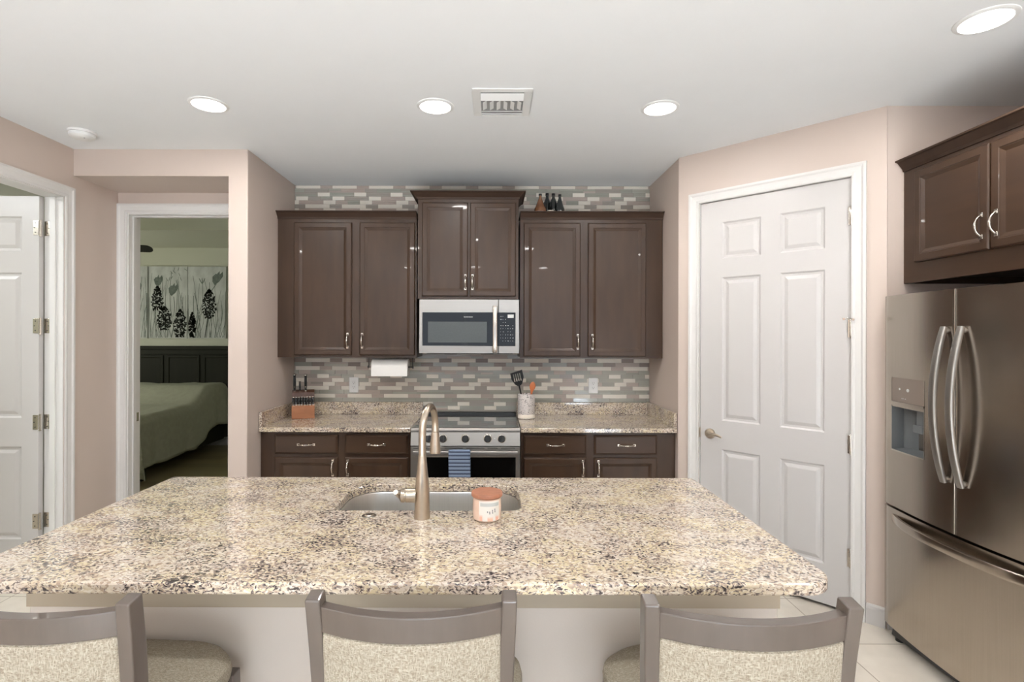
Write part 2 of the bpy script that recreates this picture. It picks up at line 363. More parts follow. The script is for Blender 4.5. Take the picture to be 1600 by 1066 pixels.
# casings: profiled trim
def casing(name, mx, u0, u1, ztop, wd=.068, z0=0, sides=(True, True), t=.017):
    b = MB(mx)
    prof = [(0, 0), (0, -.010), (.008, -.012), (.018, -.009), (.045, -.011), (.055, -.017), (wd, -.017), (wd, 0)]  # from opening outward
    def run(pts_in_dir, a, c):   # build mitred run
        pass
    # left leg, head, right leg as one mitred strip along the U path
    path = [((u0, z0), (-1, 0)), ((u0, ztop), (-1, 1)), ((u1, ztop), (1, 1)), ((u1, z0), (1, 0))]
    if not sides[1]: path = path[:3]
    if not sides[1]: path[2] = ((u1, ztop), (0, 1))
    n = len(prof); vs = []
    for (u, z), (du, dz) in path:
        for o, y in prof: vs.append((u+du*o, y, z+dz*o))
    fs = []
    for j in range(len(path)-1):
        for k in range(n-1): fs.append((j*n+k, j*n+k+1, (j+1)*n+k+1, (j+1)*n+k))
    fs.append(tuple(range(n))); fs.append(tuple(range((len(path)-1)*n, len(path)*n)))
    b.add(vs, fs); return struct(name, b, 'casing')
casing('trim_1', PW @ Matrix.Translation((0, .0, 0)), .146, 1.008, 2.448)
LW = Matrix(((0, -1, 0, -2.787), (1, 0, 0, 0), (0, 0, 1, 0), (0, 0, 0, 1)))      # left wall frame: u = +y world, outward (-local y) = +x
casing('trim_2', LW, 2.55, 3.414, 2.457)
casing('trim_3', Matrix.Translation((0, 3.9, 0)), -2.718, -1.88, 2.462)
# jambs
struct('trim_4', MB().box(-2.907, -2.787, 3.402, 3.4105, 0, 2.457).box(-2.907, -2.787, 2.5495, 2.56, 0, 2.457).box(-2.907, -2.787, 2.56, 3.402, 2.449, 2.458).box(-2.865, -2.83, 3.390, 3.402, 0, 2.449), 'casing', bevel=.001)
struct('trim_5', MB().box(-2.7185, -2.708, 3.9, 4.03, 0, 2.463).box(-1.89, -1.8795, 3.9, 4.03, 0, 2.463).box(-2.708, -1.89, 3.9, 4.03, 2.452, 2.463).box(-2.708, -2.696, 3.94, 3.975, 0, 2.452).box(-2.696, -1.89, 3.94, 3.975, 2.44, 2.452), 'casing', bevel=.001)
b = MB(PW); b.box(.1475, .152, 0, .1, 0, 2.4505).box(1.0025, 1.0065, 0, .1, 0, 2.4505).box(.152, 1.0025, 0, .1, 2.4465, 2.4505); struct('trim_6', b, 'trim')
# baseboards
def baseboard(name, mx, u0, u1):
    b = MB(mx); b.extrude_x([(0, 0), (-.014, 0), (-.014, .085), (-.010, .098), (-.004, .108), (0, .108)], u0, u1); return struct(name, b, 'trim')
baseboard('baseboard_pantry', PW, 1.078, 1.165)
baseboard('baseboard_return', Matrix.Translation((0, 2.80, 0)), 2.106, 2.86)
baseboard('baseboard_left', LW, -4.5, 2.48)
baseboard('baseboard_niche', LW, 3.484, 3.9)
baseboard('baseboard_pillar', Matrix.Translation((0, 3.485, 0)), -1.757, -1.631)
baseboard('baseboard_bedroom', Matrix.Translation((0, 7.43, 0)), -6.2, -1.76)

# ------------------------------------------------------------------ six-panel doors
PANR = [(0, 0), (.010, .008), (.022, .009), (.040, .002), (.044, .001)]
def six_panel(mx, w_, z0, z1, th, cols, rows, both=True):
    b = MB(mx)
    xs = sorted({0, w_, *[c for p in cols for c in p]}); zs = sorted({z0, z1, *[c for p in rows for c in p]})
    for i in range(len(xs)-1):
        for j in range(len(zs)-1):
            a0, a1, c0, c1 = xs[i], xs[i+1], zs[j], zs[j+1]
            if (a0, a1) in cols and (c0, c1) in rows: b.rings(a0, a1, c0, c1, PANR)
            else: b.add([(a0, 0, c0), (a1, 0, c0), (a1, 0, c1), (a0, 0, c1)], [(0, 1, 2, 3)])
    b.add([(0, 0, z0), (w_, 0, z0), (w_, 0, z1), (0, 0, z1), (0, th, z0), (w_, th, z0), (w_, th, z1), (0, th, z1)],
          [(4, 5, 6, 7), (0, 1, 5, 4), (1, 2, 6, 5), (2, 3, 7, 6), (3, 0, 4, 7)])
    return b
dz = [(2.063, 2.303), (1.006, 1.943), (.25, .818)]
DPW = PW @ Matrix.Translation((.153, .012, 0))
d1 = struct('door_1', six_panel(DPW, .849, .022, 2.444, .035, [(.140, .376), (.487, .723)], dz), 'trim')
def hinge_pin(mx, u, z, parent, h=.1):
    b = MB(mx); b.lathe([(.002, -h/2-.006), (.0065, -h/2), (.0065, h/2), (.002, h/2+.006)], (u, -.004, z), seg=12)
    for q in range(1, 5): b.lathe([(.0072, -.001), (.0072, .001)], (u, -.004, z-h/2+q*h/5), seg=12)
    b.box(u-.014, u+.012, 0.0, .003, z-h/2, z+h/2)
    return b.build('hinge', 'nickel', parent, smooth=True)
for z in (2.231, 1.602, .956, .325): hinge_pin(PW, 1.005, z, d1)
# hinge-mounted door stop on the second hinge
b = MB(PW); b.tube([(1.005, -.008, 1.658), (.992, -.016, 1.660), (.980, -.022, 1.656)], .0035, 10); b.lathe([(.007, 0), (.007, .008)], (.977, -.029, 1.655), 'Y', 14)
b.tube([(1.005, -.008, 1.658), (1.014, -.014, 1.655), (1.018, -.018, 1.652)], .0035, 10); b.lathe([(.006, 0), (.006, .006)], (1.019, -.022, 1.651), 'Y', 14)
b.build('door_stop', 'nickel', d1, smooth=True)
b = MB(PW); b.lathe([(.034, .012), (.034, .006), (.030, -.001), (.018, -.004), (.014, -.04), (.0, -.042)], (.218, 0, .912), 'Y', 28)
b.tube([(.218, -.034, .912), (.24, -.042, .914), (.265, -.044, .918), (.29, -.043, .914), (.312, -.041, .905)], [.011, .010, .009, .0085, .007], 14)
b.build('door_handle', 'faucetm', d1, smooth=True)
b = MB(PW); b.box(.147, .1535, -.001, .012, .88, .945); b.build('latch_plate', 'faucetm', d1)

SW = Matrix.Translation((-3.765, 3.37, 0))
d2 = struct('door_2', six_panel(SW, .85, .012, 2.446, .035, [(.11, .36), (.49, .74)], [(2.09, 2.316), (1.022, 1.955), (.241, .837)]), 'trim')
for z in (2.243, 1.613, .993, .358):
    b = MB(); b.lathe([(.007, -.052), (.007, .052)], (-2.911, 3.376, z), seg=12); b.lathe([(.009, -.056), (.009, -.050)], (-2.911, 3.376, z), seg=12)
    b.prism([(-2.905, 3.3985), (-2.868, 3.3985), (-2.868, 3.4015), (-2.905, 3.4015)], z-.047, z+.047)
    b.box(-2.951, -2.916, 3.3665, 3.3695, z-.047, z+.047)
    for (x, zz) in ((-2.885, .03), (-2.878, 0), (-2.885, -.03)): b.lathe([(.004, 0), (.004, -.0012)], (x, 3.3985, z+zz), 'Y', 10, 1)
    for (x, zz) in ((-2.935, .03), (-2.942, 0), (-2.935, -.03)): b.lathe([(.004, 0), (.004, -.0012)], (x, 3.3665, z+zz), 'Y', 10, 1)
    b.build('hinge', ['nickel', 'screen'], d2, bevel=.0008)
# strike plate on the bedroom door jamb
MB().box(-2.7085, -2.706, 3.975, 4.015, .90, .965).build('strike_plate', 'nickel', label='small nickel strike plate on the bedroom doorway jamb', cat='strike plate')

# ------------------------------------------------------------------ tiled wall
def tiles():
    b = MB(); mi = {'g': 0, 'L': 1, 'gr': 2, 'sa': 3, 'ta': 4, 'ge': 5, 'dk': 6}
    X0, X1 = -1.628, 1.285; y0 = 4.312; per = .299
    b.box(X0, X1, y0, 4.319, .915, CEIL-.002, 0)
    px = lambda p: (p-770)*4.312/820
    pat = {0: ('L2', 478.1, 'dk'), 1: ('D1', 487.5, 'mid'), 2: ('L2', 462.3, 'ta'), 3: None, 4: ('L1', 496, 'mid'), 5: ('L1', 519, 'mid'), 6: ('L1', 505, 'ta'),
           7: ('L2', 476.6, 'ge'), 8: None, 9: ('L2', 486.5, 'ta'), 10: None, 11: ('L1', 487.6, 'ge'), 12: ('L1', 472.4, 'mid')}
    zc = lambda k: 1.288-(k-2)*.0324
    rnd = random.Random(3)
    for k in range(-44, 14):
        kk = k if k >= 0 else (k+46 if k <= -39 else (k % 11))
        p = pat.get(kk)
        za, zb = zc(k)-.0155, min(zc(k)+.0155, CEIL-.004)
        if zb <= .95: continue
        off = px(p[1]) if p else px(470+((k*37) % 19))
        j0 = int((X0-off)/per)-2
        for j in range(j0, j0+14):
            a = off+j*per
            cells = []
            if p is None: cells = [(a, a+per/3*2, 'm'), (a+per/3*2, a+per, 'm')] if k % 2 else [(a, a+per/3, 'm'), (a+per/3, a+per, 'm')]
            elif p[0] == 'L2': cells = [(a, a+per*2/3, 'L'), (a+per*2/3, a+per, p[2])]
            elif p[0] == 'L1': cells = [(a, a+per/3, 'L'), (a+per/3, a+per*2/3, p[2]), (a+per*2/3, a+per, 'm')] if rnd.random() < .5 else [(a, a+per/3, 'L'), (a+per/3, a+per, p[2])]
            elif p[0] == 'D1': cells = [(a, a+per/3, 'dk'), (a+per/3, a+per, 'm')]
            for c0, c1, t in cells:
                c0 += .001; c1 -= .001; c0 = max(c0, X0); c1 = min(c1, X1)
                if c1-c0 < .004: continue
                def pick():
                    if t == 'L': return 'L'
                    if t in ('m', 'mid'): return rnd.choice(['gr', 'sa', 'gr', 'sa', 'ge', 'ta'])
                    return t
                if t == 'L': b.box(c0, c1, y0-.005, y0, za, zb, mi['L'])
                else:
                    zm = (za+zb)/2; q = pick()
                    b.box(c0, c1, y0-.0045, y0, za, zm-.0006, mi[q]); b.box(c0, c1, y0-.0045, y0, zm+.0006, zb, mi[q if rnd.random() < .6 else pick()])
    return b
tiles().build('tile_backsplash', ['grout', 't_light', 't_green', 't_sage', 't_taupe', 't_grey', 't_dark'], label='mosaic tile wall of cream, sage and taupe strips behind the cabinets', cat='backsplash')

# ------------------------------------------------------------------ cabinets
DPROF = [(0, .020), (.0005, .006), (.005, .001), (.007, 0), (.037, 0), (.040, .003), (.043, .0032), (.060, .011), (.064, .011)]
def cab_door(mx, u0, u1, z0, z1, parent, name='door', stile=None, m='wood'):
    b = MB(mx); pr = DPROF
    if name == 'drawer': pr = [(0, .020), (0, .008), (.012, 0), (.02, 0)]
    b.rings(u0, u1, z0, z1, pr); b.add([(u0, .020, z0), (u1, .020, z0), (u1, .020, z1), (u0, .020, z1)], [(0, 1, 2, 3)])
    return b.build(name, m, parent)
def pull(mx, u, z, parent, vert=True, L=.112):
    b = MB(mx); P = []; R = []
    for i in range(17):
        t = -1+2*i/16; d = .030*(1-abs(t)**2.6)+.002; q = t*L/2*.86
        P.append((u, -d, z+q) if vert else (u+q, -d, z)); R.append(.0042+.0026*math.exp(-(t/.22)**2)+.002*abs(t)**4)
    b.tube(P, R, 10)
    for s_ in (-1, 1):
        q = s_*L/2*.87
        if vert: b.box(u-.0085, u+.0085, -.006, .001, z+q-.010, z+q+.010)
        else: b.box(u+q-.010, u+q+.010, -.006, .001, z-.0085, z+.0085)
    return b.build('handle', 'nickel', parent, smooth=True, bevel=.0015)
def crown(mx, u0, u1, z0, z1, proj, parent, d, left=True, right=True):
    b = MB(mx); pr = [(0, z0), (-.006, z0), (-.010, z0+.25*(z1-z0)), (-proj*.75, z0+.8*(z1-z0)), (-proj, z0+.86*(z1-z0)), (-proj, z1), (0, z1)]
    a0 = proj if left else 0; a1 = proj if right else 0
    n = len(pr); vs = []
    for y, z in pr: vs.append((u0-(-y if left else 0), y, z))
    for y, z in pr: vs.append((u1+(-y if right else 0), y, z))
    fs = [(i, n+i, n+(i+1) % n, (i+1) % n) for i in range(n-1)]
    b.add(vs, fs)
    if left: b.add([(u0+y, y, z) for y, z in pr]+[(u0+y, d, z) for y, z in pr], [(i, i+1, n+i+1, n+i) for i in range(n-1)])
    if right: b.add([(u1-y, y, z) for y, z in pr]+[(u1-y, d, z) for y, z in pr], [(i, i+1, n+i+1, n+i) for i in range(n-1)])
    b.add([(u0-a0, -proj, z1), (u1+a1, -proj, z1), (u1+a1, d, z1), (u0-a0, d, z1)], [(0, 1, 2, 3)])
    if not left: b.add([(u0, y, z) for y, z in pr], [tuple(range(n))])
    if not right: b.add([(u1, y, z) for y, z in pr], [tuple(range(n))])
    return b.build('crown_moulding', 'woodcrown', parent)

def box_at(mx, *a): return MB(mx).box(*a)
F = lambda y: Matrix.Translation((0, y, 0))
# upper left
UY = 3.97
t = thing('wall_cabinet', (-1.1, 4.14, 1.39), 'dark brown two-door wall cabinet left of the microwave, above the knife block', 'cabinet', 'tall two-door wall cabinets')
MB().box(-1.628, -.577, UY, 4.303, 1.39, 2.437).build('body', 'wood', t)
crown(F(UY), -1.628, -.577, 2.437, 2.492, .045, t, .3, False, False)
d = cab_door(F(UY-.02), -1.500, -1.066, 1.407, 2.409, t); pull(F(UY-.02), -1.093, 1.517, d)
d = cab_door(F(UY-.02), -1.006, -.588, 1.407, 2.409, t); pull(F(UY-.02), -.983, 1.517, d)
t = thing('wall_cabinet', (.74, 4.14, 1.39), 'dark brown two-door wall cabinet right of the microwave, bottles on top', 'cabinet', 'tall two-door wall cabinets')
MB().box(.205, 1.283, UY, 4.303, 1.39, 2.437).build('body', 'wood', t)
crown(F(UY), .205, 1.283, 2.437, 2.492, .045, t, .3, False, False)
d = cab_door(F(UY-.02), .232, .660, 1.403, 2.409, t); pull(F(UY-.02), .639, 1.513, d)
d = cab_door(F(UY-.02), .717, 1.154, 1.403, 2.409, t); pull(F(UY-.02), .749, 1.513, d)
UC = 3.925
t = thing('wall_cabinet', (-.186, 4.1, 1.84), 'shorter, raised two-door dark wall cabinet above the microwave', 'cabinet')
MB().box(-.562, .190, UC, 4.303, 1.832, 2.578).build('body', 'wood', t)
crown(F(UC), -.562, .190, 2.578, 2.63, .052, t, .33)
d = cab_door(F(UC-.02), -.529, -.188, 1.850, 2.550, t); pull(F(UC-.02), -.205, 1.955, d)
d = cab_door(F(UC-.02), -.171, .171, 1.850, 2.550, t); pull(F(UC-.02), -.153, 1.955, d)
# over the fridge
RC = Matrix(((0, 1, 0, 2.19), (-1, 0, 0, 2.798), (0, 0, 1, 0), (0, 0, 0, 1)))
t = thing('wall_cabinet', (2.5, 2.2, 1.84), 'two-door dark wall cabinet mounted over the stainless refrigerator', 'cabinet')
b = MB(RC); b.box(0, 1.06, 0, .02, 1.84, 2.434).box(0, .018, .02, .66, 1.84, 2.434).box(1.042, 1.06, .02, .66, 1.84, 2.434).box(.018, 1.042, .02, .66, 1.875, 1.893).box(.018, 1.042, .64, .66, 1.893, 2.434).box(.018, 1.042, .02, .64, 2.416, 2.434)
b.build('body', 'woody', t, bevel=.001)
crown(RC, 0, 1.06, 2.434, 2.492, .048, t, .6, False, True)
d = cab_door(RC @ Matrix.Translation((0, -.02, 0)), .088, .497, 1.942, 2.410, t, m='woody'); pull(RC @ Matrix.Translation((0, -.02, 0)), .468, 2.05, d)
d = cab_door(RC @ Matrix.Translation((0, -.02, 0)), .505, .955, 1.942, 2.410, t, m='woody'); pull(RC @ Matrix.Translation((0, -.02, 0)), .537, 2.05, d)

# base cabinets
BY = 3.69
def base(x0, x1, drs, label, pulls):
    t = thing('base_cabinet', ((x0+x1)/2, 4.0, 0), label, 'cabinet', 'base cabinets along the back wall')
    MB().box(x0, x1, BY, 4.303, .10, .882).box(x0, x1, BY+.07, 4.303, 0, .10).build('body', 'wood', t)
    for (a, c), (hu, du) in zip(drs, pulls):
        d = cab_door(F(BY-.02), a, c, .726, .860, t, 'drawer', m='woodh'); pull(F(BY-.02), hu, .793, d, False, .125)
        d = cab_door(F(BY-.02), a, c, .115, .702, t); pull(F(BY-.02), du, .630, d)
    return t
base(-1.628, -.574, [(-1.527, -1.084), (-1.033, -.592)], 'dark base cabinet left of the range, two drawers over two doors', [(-1.303, -1.116), (-.811, -1.012)])
base(.200, 1.283, [(.219, .658), (.713, 1.152)], 'dark base cabinet right of the range, two drawers over two doors', [(.441, .632), (.937, .740)])

def slab_edge(b, pts, z0, z1, r=.006):
    n = len(pts); c = (sum(p[0] for p in pts)/n, sum(p[1] for p in pts)/n)
    b.prism(pts, z0, z1); return b
t = thing('countertop', (-1.1, 3.97, .883), 'granite countertop run left of the range, under the knife block', 'countertop', 'granite counters along the back wall')
MB().box(-1.626, -.570, 3.645, 4.304, .883, .915).build('slab', 'granite', t, bevel=.005, seg=3)
MB().box(-1.604, -.570, 4.284, 4.304, .9155, 1.013).build('backsplash_strip', 'granite', t, bevel=.002)
MB().box(-1.626, -1.605, 3.65, 4.304, .9155, 1.02).build('side_splash', 'granite', t, bevel=.002)
t = thing('countertop', (.74, 3.97, .883), 'granite countertop run right of the range, under the utensil crock', 'countertop', 'granite counters along the back wall')
MB().box(.196, 1.283, 3.645, 4.304, .883, .915).build('slab', 'granite', t, bevel=.005, seg=3)
MB().box(.196, 1.261, 4.284, 4.304, .9155, 1.013).build('backsplash_strip', 'granite', t, bevel=.002)
MB().box(1.262, 1.283, 3.65, 4.304, .9155, 1.02).build('side_splash', 'granite', t, bevel=.002)

# ------------------------------------------------------------------ microwave
t = thing('microwave', (-.176, 4.1, 1.42), 'stainless over-the-range microwave with black glass door', 'microwave')
MB().box(-.545, .193, 3.935, 4.303, 1.425, 1.829).build('body', 'darkgrey', t)
FM = F(3.90)
b = MB(FM)
gx0, gx1, gz0, gz1 = -.523, .168, 1.480, 1.730
b.box(-.547, .040, 0, .034, gz1, 1.826).box(-.547, .040, 0, .034, 1.425, gz0).box(-.547, gx0, 0, .034, gz0, gz1)
door = b.build('door', 'steelh', t, bevel=.002)
MB(FM).box(gx0, .040, .003, .034, gz0, gz1).build('door_glass', 'blackglass', door, bevel=.001)
MB(FM).box(-.482, -.044, .001, .004, 1.506, 1.661).build('window', 'mwwin', door)
b = MB(FM)
x = -.215
for wd in (.006, .004, .006, .005, .004, .006, .005, .004, .005): b.box(x, x+wd, .0018, .004, 1.693, 1.699); x += wd+.0025
b.build('logo', 'mark', door)
b = MB(FM); b.box(.043, .195, 0, .034, gz1, 1.826).box(.043, .195, 0, .034, 1.425, gz0).box(gx1, .195, 0, .034, gz0, gz1)
cp = b.build('control_panel', 'steelh', t, bevel=.002)
MB(FM).box(.043, gx1, .003, .034, gz0, gz1).build('keypad', 'blackglass', cp)
b = MB(FM); r_ = random.Random(5)
for i in range(6):
    for j in range(9):
        if r_.random() < .85 and not (i > 2 and j < 3):
            wd = r_.choice([.003, .005, .008]); b.box(.056+i*.018, .056+i*.018+wd, .002, .004, 1.700-j*.023, 1.7035-j*.023)
b.box(.110, .155, .002, .004, 1.690, 1.715)
b.build('key_markings', 'mark', cp)
b = MB(FM); b.tube([(.016, -.035, 1.429+.004), (.016, -.04, 1.46), (.016, -.043, 1.60), (.016, -.04, 1.745), (.016, -.035, 1.774)], .017, 20, flat=(1, .55, (1, 0, 0)))
b.box(.006, .026, -.036, .001, 1.445, 1.465).box(.006, .026, -.036, .001, 1.738, 1.758); b.build('handle', 'steel', door, smooth=True)
MB().box(-.50, .15, 3.96, 4.28, 1.419, 1.425).build('underside_filter', 'darkgrey', t)

# ------------------------------------------------------------------ range
RX0, RX1 = -.564, .190
t = thing('range', (-.187, 3.95, 0), 'stainless slide-in electric range with black glass cooktop', 'range')
MB().box(RX0+.004, RX1-.004, 3.66, 4.28, .08, .905).build('body', 'darkgrey', t)
MB().box(RX0+.03, RX1-.03, 3.70, 4.2, 0, .08).build('plinth', 'black', t)
b = MB(); b.prism([(RX0, 3.655), (RX1, 3.655), (RX1, 4.25), (RX0, 4.25)], .906, .918); b.build('cooktop', 'cooktop', t, bevel=.002)
MB().box(RX0, RX1, 4.25, 4.303, .90, .936).build('rear_rail', 'black', t, bevel=.006, seg=3)
b = MB(); b.extrude_x([(3.625, .893), (3.625, .903), (3.633, .917), (3.656, .917), (3.656, .893)], RX0, RX1); b.build('front_trim', 'steelh', t)
b = MB(); b.extrude_x([(3.612, .797), (3.628, .890), (3.66, .890), (3.66, .797)], RX0, RX1); cp = b.build('control_panel', 'steelh', t, bevel=.001)
for kx in (-.440, -.341, -.187, -.033, .063):
    mx = Matrix.Translation((kx, 3.617, .848)) @ Matrix.Rotation(math.radians(-9), 4, 'X')
    b = MB(mx); b.lathe([(.029, .004), (.029, -.004), (.026, -.006)], (0, 0, 0), 'Y', 28, 1); b.lathe([(.0245, -.004), (.023, -.024), (.020, -.028), (0, -.028)], (0, 0, 0), 'Y', 28, 0)
    b.box(-.006, .006, -.036, -.02, -.022, .022, 0); b.box(-.0065, .0065, -.033, -.004, .018, .027, 1); b.build('knob', ['black', 'nickel'], cp, smooth=True, bevel=.001)
MB().lathe([(.003, 0), (.003, -.002)], (.015, 3.6195, .848), 'Y', 10).build('indicator', 'mark', cp)
b = MB(); DY = 3.615
b.box(RX0, RX1, DY, 3.655, .722, .790).box(RX0, RX0+.055, DY, 3.655, .20, .722).box(RX1-.03, RX1, DY, 3.655, .20, .722).box(RX0+.055, RX1-.03, DY, 3.655, .20, .30)
b = MB(); b.box(RX0, RX1, DY, 3.655, .720, .790).box(RX0, RX0+.052, DY, 3.655, .20, .720).box(RX1-.03, RX1, DY, 3.655, .20, .720).box(RX0+.052, RX1-.03, DY, 3.655, .20, .32)
od = b.build('oven_door', 'steelh', t, bevel=.0015)
MB().box(RX0+.052, RX1-.03, DY+.002, 3.65, .32, .720).build('oven_window', 'blackglass', od)
b = MB()
for a, c in ((-.545, -.45), (-.43, -.36), (-.33, -.205), (-.18, -.055), (-.035, .035), (.06, .155)): b.box(a, c, DY-.001, DY+.003, .779, .783)
b.build('vent_slots', 'black', od)
b = MB(); b.tube([(RX0+.025, 3.572, .752), (RX1-.02, 3.572, .752)], .021, 20, flat=(1.05, .55, (0, 0, 1)))
for x in (RX0+.045, RX1-.04): b.box(x-.012, x+.012, 3.572, DY+.001, .738, .766)
b.build('door_handle', 'steelh', od, smooth=True)
MB().box(RX0, RX1, DY, 3.655, .085, .193).build('storage_drawer', 'steelh', t, bevel=.0015)
# towel over the handle
b = MB(); n = 12; vs = []; prof = []
for z in [.50+.02*i for i in range(14)]: prof.append((3.5545, z))
prof = [(3.5555, .47+.28*i/13) for i in range(14)]+[(3.5555, .762), (3.560, .773), (3.572, .7785), (3.584, .773), (3.5885, .762)]+[(3.5885, .75-.2*i/8) for i in range(9)]
vs = []
for i, (y, z) in enumerate(prof):
    for k in range(n+1):
        x = -.298+.148*k/n; wv = .004*math.sin(k*1.4)*max(0, min(1, (.72-z)/.15)) if i < 14 else 0
        x += (.004*max(0, .72-z)/.2 if i < 14 else 0)
        vs.append((x, y-abs(wv), z))
fs = [(i*(n+1)+k, i*(n+1)+k+1, (i+1)*(n+1)+k+1, (i+1)*(n+1)+k) for i in range(len(prof)-1) for k in range(n)]
o = b.add(vs, fs).build('kitchen_towel', 'towel', smooth=True, label='blue towel with navy stripes hanging on the oven handle', cat='towel')
md = o.modifiers.new('thick', 'SOLIDIFY'); md.thickness = .003; md.offset = 1

# ------------------------------------------------------------------ wall outlets, paper towels
def outlet(x, label):
    t = thing('outlet', (x, 4.30, 1.15), label, 'outlet', 'wall outlets on the backsplash')
    MB().box(x-.038, x+.038, 4.299, 4.3065, 1.088, 1.214).build('cover_plate', 'white', t, bevel=.003, seg=3)
    b = MB(); b.box(x-.017, x+.017, 4.2975, 4.30, 1.117, 1.185); b.build('receptacle', 'white', t, bevel=.002)
    b = MB()
    for z in (1.132, 1.168):
        b.box(x-.008, x-.0055, 4.297, 4.298, z, z+.009); b.box(x+.0055, x+.008, 4.297, 4.298, z, z+.009); b.lathe([(.003, 0), (.003, .001)], (x, 4.297, z-.007), 'Y', 10)
    b.build('slots', 'greymark', t)
outlet(-1.138, 'white double outlet on the tiles left of the range, below the left cabinet')
outlet(.824, 'white double outlet on the tiles right of the range, above the right counter')
t = thing('paper_towel_holder', (-.79, 4.08, 1.38), 'dark wire paper towel holder fixed under the left wall cabinet', 'paper towel holder')
b = MB(); b.tube([(-.965, 4.08, 1.312), (-.62, 4.08, 1.312)], .006, 10); b.tube([(-.962, 4.08, 1.312), (-.962, 4.08, 1.387)], .004, 8); b.tube([(-.622, 4.08, 1.312), (-.622, 4.08, 1.387)], .004, 8)
b.lathe([(.009, -.004), (.012, 0), (.009, .004)], (-.968, 4.08, 1.312), 'X', 12); b.lathe([(.012, -.004), (.015, 0), (.012, .004)], (-.620, 4.08, 1.312), 'X', 12)
b.build('wire_arm', 'darkgrey', t, smooth=True); MB().box(-.975, -.61, 4.06, 4.10, 1.3835, 1.3895).build('mounting_bar', 'darkgrey', t)
b = MB(); b.lathe([(.022, -.140), (.062, -.140), (.066, -.136), (.066, .136), (.062, .140), (.022, .140)], (-.793, 4.08, 1.312), 'X', 40, cap=False)
b.box(-.93, -.655, 4.0125, 4.0145, 1.245, 1.312)
b.build('paper_towel_roll', 'paper', smooth=True, label='white paper towel roll hanging under the left wall cabinet', cat='paper towel roll')

# ------------------------------------------------------------------ knife block with knives
KX0, KX1 = -1.545, -1.378; KY = 4.03
KB = Matrix.Translation((-1.462, 4.05, 0)) @ Matrix.Rotation(math.radians(19), 4, 'Z') @ Matrix.Translation((1.462, -4.05, 0))
t = thing('knife_block', (-1.46, 4.10, .915), 'orange-brown wooden knife block in the left counter corner', 'knife block')
b = MB(KB); b.extrude_x([(KY, .9155), (KY, 1.014), (KY+.035, 1.022), (KY+.12, 1.04), (KY+.12, .9155)], KX0, KX1); b.build('body', 'butcher', t, bevel=.003)
b = MB(KB); b.extrude_x([(KY+.036, 1.0225), (KY+.05, 1.112), (KY+.112, 1.130), (KY+.119, 1.0405)], KX0+.002, KX1-.002); b.build('top_rack', 'walnut', t, bevel=.002)
def knife(name, x, y, z, L, r, tilt, label, group, boxy=False):
    mx = KB @ Matrix.Translation((x, y, z)) @ Matrix.Rotation(tilt, 4, 'X')
    t = thing(name, None, label, 'knife', group, mx=mx)
    b = MB(mx); pts = [(0, .002*math.sin(i*1.1), L*i/8) for i in range(9)]; b.tube(pts, [r*(.85+.2*math.sin(PI*i/8*1.0)+(.15 if i == 8 else 0)) for i in range(9)], 12, flat=(.8, 1.25, (1, 0, 0)))
    b.build('handle', 'black', t, smooth=True)
    b = MB(mx)
    for q in (.25, .6):
        v = MB(mx); v.lathe([(r*.3, -.0005), (r*.3, .0005)], (0, -r*1.26, L*q), 'Y', 10); v.build('rivet', 'nickel', t)
    v = MB(mx); v.lathe([(r*.9, -.002), (r*1.1, .001), (r*1.0, .005)], (0, 0, L), 'Z', 10); v.build('end_cap', 'nickel', t, smooth=True)
    b.box(-r*.55, r*.55, -r*.9, r*.9, -.008, .003)
    b.build('bolster', 'nickel', t, smooth=True)
    return t
for i in range(8):
    kx = KX0+.012+i*.0205
    pl = ['leftmost', 'second from left', 'third from left', 'fourth from left', 'fourth from right', 'third from right', 'second from right', 'rightmost'][i]
    knife('steak_knife', kx, KY+.018, 1.024, .056, .0095, math.radians(6), f'black-handled steak knife, {pl} in the front row of the knife block', 'steak knives in the block front row')
knife('chef_knife', -1.526, 4.115, 1.128, .125, .013, math.radians(12), 'tall black-handled knife at the left back of the knife block', 'tall knives at the block back')
knife('chef_knife', -1.445, 4.115, 1.128, .120, .013, math.radians(12), 'tall black-handled knife at the right back of the knife block', 'tall knives at the block back')
knife('paring_knife', -1.487, 4.105, 1.126, .068, .008, math.radians(12), 'small black-handled knife between the two tall ones in the block', None)

# utensil crock
CX, CY = .262, 4.09
b = MB(); b.lathe([(.0, .0), (.062, 0), (.066, .006), (.066, .175), (.064, .188), (.058, .19), (.056, .182), (.056, .02), (0, .02)], (CX, CY, .9158), seg=40)
b.lathe([(.0675, .006), (.0675, .032), (.066, .034)], (CX, CY, .9158), seg=40, mi=1, cap=False)
b.build('utensil_crock', ['speckle', 'cream'], smooth=True, label='speckled white utensil crock on the counter right of the range', cat='crock')
